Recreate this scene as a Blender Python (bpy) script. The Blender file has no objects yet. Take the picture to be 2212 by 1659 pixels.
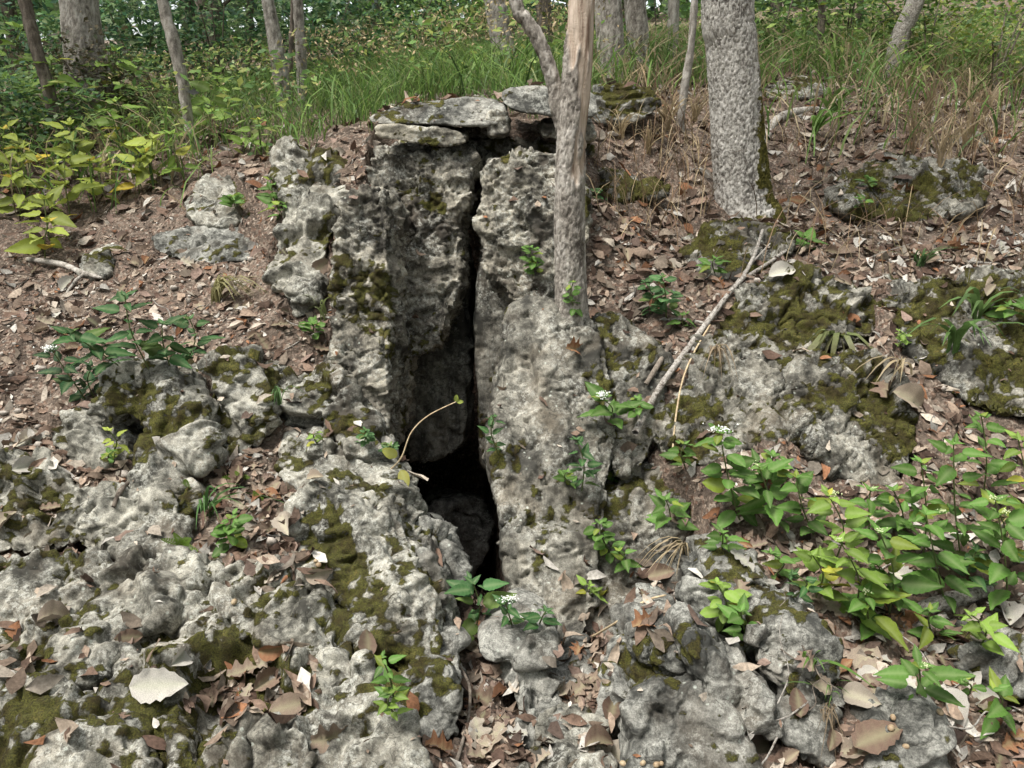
import bpy, math, random
import numpy as np
from mathutils import Vector, Matrix

random.seed(7)
R = np.random.default_rng(11)
sc = bpy.context.scene
COL = sc.collection
rad = math.radians

# ------------------------------------------------------------------ camera
CAM = np.array([0.0, 0.0, 1.6]); PITCH = rad(20.0); F = 1671.0; W0, H0 = 2212.0, 1659.0
cd = bpy.data.cameras.new('camera'); cam = bpy.data.objects.new('camera', cd); COL.objects.link(cam)
cam.location = CAM; cam.rotation_euler = (math.pi / 2 - PITCH, 0, 0)
cd.sensor_width = 36.0; cd.lens = 36.0 * F / W0; cd.clip_start = 0.05; cd.clip_end = 800
sc.camera = cam

# ------------------------------------------------------------------ sky, sun, exposure
SUN_EL, SUN_AZ = rad(66), rad(238)          # azimuth clockwise from +Y: high, behind the camera to the left
wd = bpy.data.worlds.new('World'); sc.world = wd; wd.use_nodes = True
nt = wd.node_tree; nt.nodes.clear()
o_ = nt.nodes.new('ShaderNodeOutputWorld'); b_ = nt.nodes.new('ShaderNodeBackground')
s_ = nt.nodes.new('ShaderNodeTexSky'); s_.sky_type = 'NISHITA'; s_.sun_disc = False
s_.sun_elevation = SUN_EL; s_.sun_rotation = SUN_AZ; s_.air_density = 1.0; s_.dust_density = 3.0; s_.ozone_density = 1.0
h_ = nt.nodes.new('ShaderNodeHueSaturation'); h_.inputs['Saturation'].default_value = 0.30
nt.links.new(s_.outputs[0], h_.inputs['Color']); nt.links.new(h_.outputs[0], b_.inputs[0])
b_.inputs[1].default_value = 0.10
nt.links.new(b_.outputs[0], o_.inputs[0])
sl = bpy.data.lights.new('sun', 'SUN'); so = bpy.data.objects.new('sun', sl); COL.objects.link(so)
sl.energy = 1.5; sl.angle = rad(17); sl.color = (1.0, 0.97, 0.92)
sdir = Vector((math.sin(SUN_AZ) * math.cos(SUN_EL), math.cos(SUN_AZ) * math.cos(SUN_EL), math.sin(SUN_EL)))
so.rotation_euler = sdir.to_track_quat('Z', 'Y').to_euler(); so.location = (0, 0, 20)
vs = sc.view_settings; vs.view_transform = 'Standard'; vs.look = 'None'; vs.gamma = 1.0; vs.use_curve_mapping = False
vs.exposure = 1.80
sc.cycles.use_denoising = True
sc.cycles.max_bounces = 6; sc.cycles.diffuse_bounces = 4; sc.cycles.glossy_bounces = 2; sc.cycles.transmission_bounces = 3
sc.cycles.transparent_max_bounces = 4; sc.cycles.caustics_reflective = False; sc.cycles.caustics_refractive = False

# ------------------------------------------------------------------ projection helpers (photo pixels, 2212 wide -> world)
FWD = np.array([0, math.cos(PITCH), -math.sin(PITCH)]); UP = np.array([0, math.sin(PITCH), math.cos(PITCH)])
def ray(px, py):
    d = FWD + UP * ((H0 / 2 - py) / F); d = d.copy(); d[0] = (px - W0 / 2) / F
    return d
def at(px, py, Y):
    d = ray(px, py); return CAM + d * (Y / d[1])

# ------------------------------------------------------------------ noise
G3 = np.array([[1,1,0],[-1,1,0],[1,-1,0],[-1,-1,0],[1,0,1],[-1,0,1],[1,0,-1],[-1,0,-1],
               [0,1,1],[0,-1,1],[0,1,-1],[0,-1,-1],[1,1,0],[-1,1,0],[0,-1,1],[0,-1,-1]], np.float32)
def hsh(ix, iy, iz, seed):
    h = (ix.astype(np.uint32) * np.uint32(374761393) + iy.astype(np.uint32) * np.uint32(668265263)
         + iz.astype(np.uint32) * np.uint32(1274126177) + np.uint32((seed * 2654435761) & 0xffffffff))
    h = (h ^ (h >> np.uint32(13))) * np.uint32(1274126177)
    return h ^ (h >> np.uint32(16))
def perlin(p, seed=0):
    p = p.astype(np.float32); i = np.floor(p).astype(np.int64); f = p - i
    u = f * f * f * (f * (f * 6 - 15) + 10)
    out = None
    r = []
    for dx in (0, 1):
        for dy in (0, 1):
            for dz in (0, 1):
                g = G3[hsh(i[:, 0] + dx, i[:, 1] + dy, i[:, 2] + dz, seed) & np.uint32(15)]
                r.append(g[:, 0] * (f[:, 0] - dx) + g[:, 1] * (f[:, 1] - dy) + g[:, 2] * (f[:, 2] - dz))
    x, y, z = u[:, 0], u[:, 1], u[:, 2]
    a = r[0] * (1 - z) + r[1] * z; b = r[2] * (1 - z) + r[3] * z
    c = r[4] * (1 - z) + r[5] * z; d = r[6] * (1 - z) + r[7] * z
    return (a * (1 - y) + b * y) * (1 - x) + (c * (1 - y) + d * y) * x
def worley(p, seed=0):
    p = p.astype(np.float32); i = np.floor(p).astype(np.int64)
    best = np.full(len(p), 9.0, np.float32); sec = best.copy()
    for dx in (-1, 0, 1):
        for dy in (-1, 0, 1):
            for dz in (-1, 0, 1):
                c = i + (dx, dy, dz); h = hsh(c[:, 0], c[:, 1], c[:, 2], seed)
                q = np.stack([(h & np.uint32(1023)), ((h >> np.uint32(10)) & np.uint32(1023)), ((h >> np.uint32(20)) & np.uint32(1023))], 1).astype(np.float32) / 1023.0
                d = ((c + q - p) ** 2).sum(1)
                m = d < best
                sec = np.where(m, best, np.minimum(sec, d)); best = np.where(m, d, best)
    return np.sqrt(best), np.sqrt(sec)
def facet(P, fr, seed, tilt=0.9, off=0.5):
    """fractured faces: every cell is its own tilted plane"""
    p = (P * np.asarray(fr)).astype(np.float32); i = np.floor(p).astype(np.int64)
    best = np.full(len(p), 9.0, np.float32); bh = np.zeros(len(p), np.uint32); bd = np.zeros((len(p), 3), np.float32)
    for dx in (-1, 0, 1):
        for dy in (-1, 0, 1):
            for dz in (-1, 0, 1):
                c = i + (dx, dy, dz); h = hsh(c[:, 0], c[:, 1], c[:, 2], seed)
                q = np.stack([(h & np.uint32(1023)), ((h >> np.uint32(10)) & np.uint32(1023)), ((h >> np.uint32(20)) & np.uint32(1023))], 1).astype(np.float32) / 1023.0
                v = p - (c + q); d = (v * v).sum(1); m = d < best
                best = np.where(m, d, best); bh = np.where(m, h, bh); bd[m] = v[m]
    h2 = (bh * np.uint32(2246822519)) ^ (bh >> np.uint32(15)); h3 = h2 * np.uint32(3266489917)
    n = np.stack([(h2 & np.uint32(255)), ((h2 >> np.uint32(8)) & np.uint32(255)), ((h2 >> np.uint32(16)) & np.uint32(255))], 1).astype(np.float32) / 127.5 - 1
    o = ((h3 >> np.uint32(9)) & np.uint32(255)).astype(np.float32) / 255 - 0.5
    return (bd * n).sum(1) * tilt + o * off
def fbm(p, n=4, seed=0):
    a, s, t = 1.0, 1.0, 0
    for k in range(n):
        t = t + a * perlin(p * s, seed + k); a *= 0.5; s *= 2.03
    return t
def sstep(a, b, x):
    t = np.clip((x - a) / (b - a), 0, 1); return t * t * (3 - 2 * t)

# ------------------------------------------------------------------ object helpers
def tag(o, label=None, cat=None, group=None, kind=None):
    if label: o['label'] = label
    if cat: o['category'] = cat
    if group: o['group'] = group
    if kind: o['kind'] = kind
    return o
def mesh_np(name, v, f, mat=None, smooth=True, attrs=None, cols=None):
    me = bpy.data.meshes.new(name)
    v = np.asarray(v, np.float32); f = np.asarray(f, np.int32); k = f.shape[1]
    me.vertices.add(len(v)); me.vertices.foreach_set('co', v.ravel())
    me.loops.add(f.size); me.loops.foreach_set('vertex_index', f.ravel())
    me.polygons.add(len(f)); me.polygons.foreach_set('loop_start', np.arange(0, f.size, k, dtype=np.int32))
    me.polygons.foreach_set('loop_total', np.full(len(f), k, np.int32))
    me.update(calc_edges=True)
    if smooth: me.polygons.foreach_set('use_smooth', np.ones(len(f), bool))
    for a, val in (attrs or {}).items():
        at_ = me.attributes.new(a, 'FLOAT', 'POINT'); at_.data.foreach_set('value', np.asarray(val, np.float32))
    if cols is not None:
        at_ = me.attributes.new('col', 'FLOAT_COLOR', 'POINT')
        c4 = np.ones((len(v), 4), np.float32); c4[:, :3] = cols
        at_.data.foreach_set('color', c4.ravel())
    if mat: me.materials.append(mat)
    return me
def link(name, me, parent=None, loc=None):
    o = bpy.data.objects.new(name, me); COL.objects.link(o)
    if loc is not None: o.location = Vector(loc)
    if parent: o.parent = parent
    return o
def empty(name, loc):
    o = bpy.data.objects.new(name, None); COL.objects.link(o); o.location = Vector(loc); o.empty_display_size = 0.05
    return o

# ------------------------------------------------------------------ materials
class NT:
    def __init__(s, name):
        s.m = bpy.data.materials.new(name); s.m.use_nodes = True; s.t = s.m.node_tree; s.t.nodes.clear()
        s.out = s.n('ShaderNodeOutputMaterial'); s.p = s.n('ShaderNodeBsdfPrincipled'); s.l(s.p.outputs[0], s.out.inputs[0])
        s.p.inputs['Roughness'].default_value = 0.85; s.p.inputs['Specular IOR Level'].default_value = 0.25
        s.pos = s.n('ShaderNodeNewGeometry').outputs['Position']
    def n(s, t, **k):
        n = s.t.nodes.new(t)
        for a, b in k.items(): setattr(n, a, b)
        return n
    def l(s, a, b): s.t.links.new(a, b)
    def noise(s, scale, detail=4, rough=0.6, vec=None, dist=0.0):
        n = s.n('ShaderNodeTexNoise'); n.inputs['Scale'].default_value = scale; n.inputs['Detail'].default_value = detail
        n.inputs['Roughness'].default_value = rough; n.inputs['Distortion'].default_value = dist
        s.l(vec or s.pos, n.inputs['Vector']); return n.outputs['Fac']
    def vor(s, scale, out='Distance', feat='F1', vec=None):
        n = s.n('ShaderNodeTexVoronoi', feature=feat); n.inputs['Scale'].default_value = scale; s.l(vec or s.pos, n.inputs['Vector'])
        return n.outputs[out]
    def ramp(s, x, stops):
        n = s.n('ShaderNodeValToRGB'); e = n.color_ramp.elements
        while len(e) < len(stops): e.new(0.5)
        for el, (p, c) in zip(e, stops):
            el.position = p; el.color = (*c, 1) if isinstance(c, tuple) else (c, c, c, 1)
        s.l(x, n.inputs[0]); return n.outputs[0]
    def math(s, op, a, b=None, clamp=False):
        n = s.n('ShaderNodeMath', operation=op, use_clamp=clamp)
        for i, x in enumerate((a, b)):
            if x is None: continue
            if isinstance(x, (int, float)): n.inputs[i].default_value = x
            else: s.l(x, n.inputs[i])
        return n.outputs[0]
    def mix(s, f, a, b, mode='MIX'):
        n = s.n('ShaderNodeMix', data_type='RGBA', blend_type=mode)
        for i, x in ((0, f), (6, a), (7, b)):
            if isinstance(x, (int, float)): n.inputs[i].default_value = x
            elif isinstance(x, tuple): n.inputs[i].default_value = (*x, 1)
            else: s.l(x, n.inputs[i])
        return n.outputs[2]
    def attr(s, name, out='Fac', typ='GEOMETRY'):
        n = s.n('ShaderNodeAttribute', attribute_name=name, attribute_type=typ); return n.outputs[out]
    def scaled(s, x, y, z):
        n = s.n('ShaderNodeVectorMath', operation='MULTIPLY'); s.l(s.pos, n.inputs[0]); n.inputs[1].default_value = (x, y, z); return n.outputs[0]
    def bump(s, h, dist, strength=1.0, prev=None):
        n = s.n('ShaderNodeBump'); n.inputs['Strength'].default_value = strength; n.inputs['Distance'].default_value = dist
        s.l(h, n.inputs['Height'])
        if prev is not None: s.l(prev, n.inputs['Normal'])
        return n.outputs[0]
    def done(s, col, nrm=None):
        if isinstance(col, tuple): s.p.inputs['Base Color'].default_value = (*col, 1)
        else: s.l(col, s.p.inputs['Base Color'])
        if nrm is not None: s.l(nrm, s.p.inputs['Normal'])
        return s.m

def rock_mat(name, light, mid, dark, warm=(0.30, 0.245, 0.18), lich=0.5, streak=False):
    t = NT(name)
    big = t.noise(3.2, 4, 0.65, dist=0.6); med = t.noise(13, 6, 0.75, dist=0.4); fine = t.noise(75, 4, 0.75); grit = t.noise(260, 2, 0.6)
    x = t.math('ADD', t.math('MULTIPLY', big, 0.85), t.math('MULTIPLY', med, 0.9))
    x = t.math('ADD', x, t.math('MULTIPLY', fine, 0.35))
    x = t.math('MULTIPLY_ADD', x, 1.25); x.node.inputs[2].default_value = 0.465 - 1.25 * 1.05
    c = t.ramp(x, [(0.30, dark), (0.44, mid), (0.56, tuple(0.55 * a + 0.45 * b for a, b in zip(mid, light))), (0.70, light)])
    if streak:
        st = t.noise(1.0, 5, 0.65, vec=t.scaled(16, 16, 2.2))
        c = t.mix(t.ramp(st, [(0.47, 0.0), (0.62, 0.7)]), c, dark)
    wm = t.ramp(t.noise(4.3, 3, 0.55), [(0.54, 0.0), (0.68, 0.55)])
    c = t.mix(wm, c, t.mix(0.5, c, warm))
    dk = t.ramp(t.noise(30, 5, 0.72), [(0.56, 0.0), (0.66, 0.7)])          # black biofilm spots
    c = t.mix(dk, c, dark)
    st2 = t.ramp(t.noise(2.1, 5, 0.7, dist=0.8), [(0.50, 0.0), (0.66, 0.75)])
    c = t.mix(st2, c, t.mix(0.6, c, (0.085, 0.068, 0.05)))
    ck = t.math('ABSOLUTE', t.math('SUBTRACT', t.noise(5.5, 3, 0.55, vec=t.scaled(1.0, 1.0, 1.5)), 0.5)); ck = t.ramp(ck, [(0.002, 0.75), (0.010, 0.0)])
    c = t.mix(t.math('MULTIPLY', ck, t.ramp(t.noise(1.7, 2, 0.5), [(0.45, 0.0), (0.55, 1.0)])), c, dark)
    lz = t.ramp(t.noise(6.5, 4, 0.65), [(0.45, 0.0), (0.57, 1.0)])         # pale crustose lichen
    ls = t.ramp(t.noise(55, 5, 0.78), [(0.49, 0.0), (0.56, 1.0)])
    lm = t.math('MULTIPLY', t.math('MULTIPLY', lz, ls), lich)
    c = t.mix(lm, c, (0.56, 0.555, 0.49))
    l2 = t.ramp(t.vor(30), [(0.10, 1.0), (0.20, 0.0)]); lz2 = t.ramp(t.noise(9, 3, 0.6), [(0.52, 0.0), (0.60, 1.0)])
    c = t.mix(t.math('MULTIPLY', t.math('MULTIPLY', l2, lz2), 0.7), c, (0.50, 0.53, 0.46))
    c = t.mix(t.math('MULTIPLY', t.ramp(grit, [(0.35, 1.0), (0.55, 0.0)]), 0.45), c, dark)
    # moss: growth amount per vertex, edge broken by noise
    ma = t.attr('moss'); mn3 = t.noise(95, 4, 0.75)
    mm = t.ramp(t.math('ADD', ma, t.math('MULTIPLY', t.math('SUBTRACT', mn3, 0.5), 1.4)), [(0.30, 0.0), (0.72, 0.96)])
    mc = t.ramp(t.noise(13, 6, 0.78), [(0.34, (0.050, 0.036, 0.015)), (0.45, (0.085, 0.072, 0.020)), (0.55, (0.125, 0.125, 0.026)), (0.68, (0.21, 0.17, 0.045))])
    fur = t.noise(190, 4, 0.75)
    mc = t.mix(t.ramp(fur, [(0.38, 0.85), (0.58, 0.0)]), mc, (0.022, 0.021, 0.008))
    c = t.mix(mm, c, mc)
    n1 = t.bump(med, 0.008, 0.35); n2 = t.bump(fine, 0.004, 0.45, n1); n3 = t.bump(grit, 0.0015, 0.3, n2)
    n4 = t.bump(t.math('MULTIPLY', fur, mm), 0.014, 1.0, n3)
    t.p.inputs['Roughness'].default_value = 0.92; t.p.inputs['Specular IOR Level'].default_value = 0.15
    return t.done(c, n4)
M = {}
M['karst'] = rock_mat('limestone_weathered', (0.41, 0.39, 0.325), (0.16, 0.153, 0.127), (0.045, 0.043, 0.036), lich=0.55)
M['cliff'] = rock_mat('limestone_cliff', (0.42, 0.385, 0.305), (0.16, 0.148, 0.12), (0.042, 0.039, 0.033), warm=(0.30, 0.245, 0.185), lich=0.6)
M['grey'] = rock_mat('limestone_grey', (0.32, 0.312, 0.275), (0.118, 0.116, 0.102), (0.036, 0.036, 0.032), warm=(0.25, 0.21, 0.16), lich=0.35)
M['wall'] = rock_mat('limestone_streaked', (0.34, 0.32, 0.265), (0.132, 0.124, 0.102), (0.042, 0.04, 0.034), warm=(0.27, 0.22, 0.155), lich=0.4, streak=True)

def soil_mat():
    t = NT('soil')
    a = t.noise(3, 4, 0.6); b = t.noise(45, 5, 0.75); v = t.vor(60); vc = t.vor(75, 'Color')
    c = t.ramp(t.math('ADD', t.math('MULTIPLY', a, 0.4), t.math('MULTIPLY', b, 0.6)),
               [(0.36, (0.05, 0.038, 0.030)), (0.50, (0.12, 0.092, 0.072)), (0.62, (0.23, 0.18, 0.14))])
    bits = t.ramp(vc, [(0.0, (0.28, 0.20, 0.15)), (0.4, (0.12, 0.07, 0.05)), (0.7, (0.36, 0.30, 0.24)), (1.0, (0.17, 0.10, 0.065))])
    c = t.mix(t.ramp(t.noise(35, 3, 0.6), [(0.50, 0.0), (0.56, 0.9)]), c, bits)
    n1 = t.bump(b, 0.02, 0.8); n2 = t.bump(v, 0.01, 0.8, n1)
    t.p.inputs['Roughness'].default_value = 0.97; t.p.inputs['Specular IOR Level'].default_value = 0.1
    return t.done(c, n2)
M['soil'] = soil_mat()

def leafy(name, source, trans=0.25, rough=0.55, spec=0.3, mott=0.35, vein=False):
    t = NT(name)
    if source == 'object':
        oi = t.n('ShaderNodeObjectInfo'); c = oi.outputs['Color']
    else: c = t.attr('col', 'Color')
    tc = t.n('ShaderNodeTexCoord').outputs['Object'] if source == 'object' else t.pos
    m = t.noise(60 if source == 'object' else 90, 3, 0.65, vec=tc)
    c = t.mix(1.0, c, t.ramp(m, [(0.3, 1.0 - mott), (0.7, 1.0 + 0)]), 'MULTIPLY')
    if vein:
        c = t.mix(t.math('MULTIPLY', t.attr('vein'), 0.45), c, t.mix(0.5, c, (0.42, 0.46, 0.25)))
    t.p.inputs['Roughness'].default_value = rough; t.p.inputs['Specular IOR Level'].default_value = spec
    t.done(c)
    tr = t.n('ShaderNodeBsdfTranslucent'); t.l(c, tr.inputs[0])
    mx = t.n('ShaderNodeMixShader'); mx.inputs[0].default_value = trans
    t.l(t.p.outputs[0], mx.inputs[1]); t.l(tr.outputs[0], mx.inputs[2]); t.l(mx.outputs[0], t.out.inputs[0])
    return t.m
M['green'] = leafy('living_leaf', 'object', 0.3, 0.6, 0.18, 0.35, vein=True)
M['dryleaf'] = leafy('dead_leaf', 'object', 0.12, 0.8, 0.15, 0.5, vein=True)
M['foliage'] = leafy('foliage', 'col', 0.42, 0.55, 0.3, 0.3)
M['litter'] = leafy('litter', 'col', 0.1, 0.85, 0.12, 0.5)

def bark_mat(name, light, mid, dark, scale=(26, 26, 9), moss=True):
    t = NT(name)
    v = t.scaled(*scale); n1 = t.noise(1.0, 6, 0.7, vec=v); n2 = t.noise(120, 4, 0.7); n3 = t.noise(5, 3, 0.6)
    x = t.math('ADD', t.math('MULTIPLY', n1, 0.6), t.math('MULTIPLY', n2, 0.25)); x = t.math('ADD', x, t.math('MULTIPLY', n3, 0.15))
    c = t.ramp(x, [(0.38, dark), (0.49, mid), (0.60, light)])
    c = t.mix(t.attr('groove'), c, dark)
    c = t.mix(t.attr('bare'), c, t.ramp(t.noise(1.0, 5, 0.65, vec=t.scaled(40, 40, 4)), [(0.36, (0.22, 0.15, 0.11)), (0.5, (0.45, 0.36, 0.28)), (0.64, (0.60, 0.50, 0.41))]))
    mm = t.math('ADD', t.attr('moss'), t.math('MULTIPLY', t.math('SUBTRACT', t.noise(30, 5, 0.75), 0.5), 1.6))
    mm = t.ramp(mm, [(0.45, 0.0), (0.6, 1.0)])
    c = t.mix(mm, c, t.ramp(t.noise(40, 4, 0.7), [(0.35, (0.03, 0.03, 0.008)), (0.65, (0.12, 0.105, 0.025))]))
    b1 = t.bump(n1, 0.012, 0.7); b2 = t.bump(n2, 0.005, 0.7, b1)
    t.p.inputs['Roughness'].default_value = 0.93; t.p.inputs['Specular IOR Level'].default_value = 0.12
    return t.done(c, b2)
M['oakbark'] = bark_mat('oak_bark', (0.60, 0.57, 0.52), (0.44, 0.415, 0.37), (0.07, 0.057, 0.048), (30, 30, 22))
M['bark'] = bark_mat('pale_bark', (0.50, 0.465, 0.415), (0.32, 0.29, 0.25), (0.08, 0.067, 0.056))
M['brownbark'] = bark_mat('brown_bark', (0.26, 0.22, 0.18), (0.15, 0.125, 0.10), (0.05, 0.04, 0.032))
M['twig'] = bark_mat('twig_bark', (0.50, 0.47, 0.42), (0.34, 0.31, 0.27), (0.10, 0.08, 0.065), (60, 60, 60))
def plain(name, c1, c2, sc_=40, rough=0.8):
    t = NT(name); c = t.ramp(t.noise(sc_, 4, 0.65), [(0.35, c1), (0.65, c2)]); t.p.inputs['Roughness'].default_value = rough
    return t.done(c, t.bump(t.noise(sc_ * 3, 3, 0.6), 0.003, 0.5))
M['stem'] = plain('green_stem', (0.07, 0.10, 0.03), (0.14, 0.16, 0.06))
M['straw'] = plain('straw', (0.30, 0.22, 0.13), (0.52, 0.42, 0.27))
M['petal'] = plain('white_petal', (0.72, 0.74, 0.68), (0.82, 0.82, 0.78))
M['acorn'] = plain('acorn_shell', (0.22, 0.15, 0.09), (0.38, 0.30, 0.19), 60, 0.5)
M['pebble'] = plain('pebble', (0.22, 0.19, 0.16), (0.48, 0.43, 0.37), 30)

# ------------------------------------------------------------------ terrain
CP = [  # pixel x, pixel y, distance
 (-700,1659,1.7),(0,1659,1.58),(400,1659,1.56),(800,1659,1.60),(1000,1659,1.68),(1200,1659,1.68),(1500,1659,1.62),(1900,1659,1.62),(2212,1659,1.66),(2900,1659,1.7),
 (0,1400,1.98),(400,1400,1.96),(750,1400,2.02),(960,1480,2.04),(1080,1450,2.14),(1250,1450,2.12),(1000,1380,2.32),(1120,1370,2.38),(1230,1400,2.30),(1020,1290,2.62),(1500,1420,2.02),(1850,1420,1.98),(2212,1420,2.0),
 (0,1200,2.40),(300,1200,2.38),(600,1200,2.42),(800,1150,2.58),(1480,1200,2.40),(1800,1200,2.36),(2212,1200,2.40),
 (0,1000,2.86),(250,1000,2.82),(500,1000,2.85),(700,1000,2.92),(820,980,3.12),(1200,1200,2.98),(1190,1000,3.22),(1340,1150,2.86),(1480,1000,2.82),(1800,1000,2.76),(2212,1000,2.80),
 (0,840,3.25),(300,840,3.25),(550,820,3.20),(700,800,3.32),(1200,780,3.46),(1420,820,3.12),(1600,800,3.16),(1900,800,3.14),(2212,800,3.2),
 (0,680,3.80),(300,680,3.75),(550,660,3.62),(740,640,3.68),(1200,620,3.70),(1400,650,3.60),(1650,620,3.55),(1900,620,3.55),(2212,620,3.65),
 (0,540,4.55),(300,520,4.55),(560,500,4.20),(760,450,3.95),(830,340,4.05),(1200,420,4.0),(1330,440,4.30),(1500,520,4.25),(1800,510,4.3),(2212,500,4.5),
 (0,430,5.4),(300,410,5.4),(560,360,5.0),(700,320,4.8),(1000,290,4.6),(1200,305,4.5),(1350,330,4.9),(1620,440,5.0),(1900,390,5.2),(2212,380,5.4),
 (0,330,6.8),(400,300,6.6),(700,270,6.2),(1000,225,5.4),(1300,215,5.6),(1600,260,6.4),(1900,250,6.6),(2212,270,6.6),
 (0,250,9.5),(400,230,9.0),(800,190,8.5),(1200,150,8.0),(1600,170,8.2),(2000,150,8.5),(2400,170,8.5),
 (-300,215,16),(400,190,16),(1000,130,14),(1500,90,13),(2000,60,13),(2600,80,13)]
CW = np.array([at(*c) for c in CP])
extra = np.array([[-6,0,0.05],[6,0,0.05],[0,-3,-0.2],[0,0.6,0.0],[-6,4,0.9],[7,4,0.9],[-14,20,1.9],[16,20,4.2],[0,30,4.2],[-20,40,3.5],[25,40,6.0],[0,60,6.0]])
CW = np.vstack([CW, extra])
def _rbf_fit(P):
    n = len(P); d = np.sqrt(((P[:, None, :2] - P[None, :, :2]) ** 2).sum(2))
    A = np.zeros((n + 3, n + 3)); A[:n, :n] = d - 0.02 * np.eye(n)
    A[:n, n] = 1; A[:n, n + 1:] = P[:, :2]; A[n, :n] = 1; A[n + 1:, :n] = P[:, :2].T
    return np.linalg.solve(A, np.concatenate([P[:, 2], np.zeros(3)]))
RW = _rbf_fit(CW)
def hbase(x, y):
    x = np.asarray(x, float); y = np.asarray(y, float); n = len(CW)
    z = RW[n] + RW[n + 1] * x + RW[n + 2] * y
    for i in range(n):
        z = z + RW[i] * np.sqrt((x - CW[i, 0]) ** 2 + (y - CW[i, 1]) ** 2)
    return z
def slot(x, y):
    # the fissure running back into the hill
    t = np.clip(y - 2.55, 0, 3)
    xl = -0.48 - 0.13 * t; xr = 0.10 - 0.11 * t
    m = sstep(xl - 0.06, xl + 0.02, x) * (1 - sstep(xr - 0.02, xr + 0.06, x))
    return m * sstep(2.40, 2.75, y) * (1 - sstep(5.45, 5.55, y))
def hmid(x, y):
    z = hbase(x, y); m = slot(x, y)
    return z * (1 - m) + np.minimum(z, np.clip(-0.32 - 0.66 * (y - 2.6), -2.0, 0)) * m
def axis(lo, hi, step, far, grow=1.09):
    a = list(np.arange(lo, hi, step)); s = step; x = a[-1]
    while x < far[1]: s *= grow; x += s; a.append(x)
    s = step; x = a[0]; b = []
    while x > far[0]: s *= grow; x -= s; b.append(x)
    return np.array(b[::-1] + a)
def tray(px, py):
    d = ray(px, py); t = np.linspace(1.2, 16, 900); p = CAM[None] + d[None] * t[:, None]
    below = p[:, 2] < hbase(p[:, 0], p[:, 1])
    i = np.argmax(below) if below.any() else len(t) - 1
    return p[i]

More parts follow.
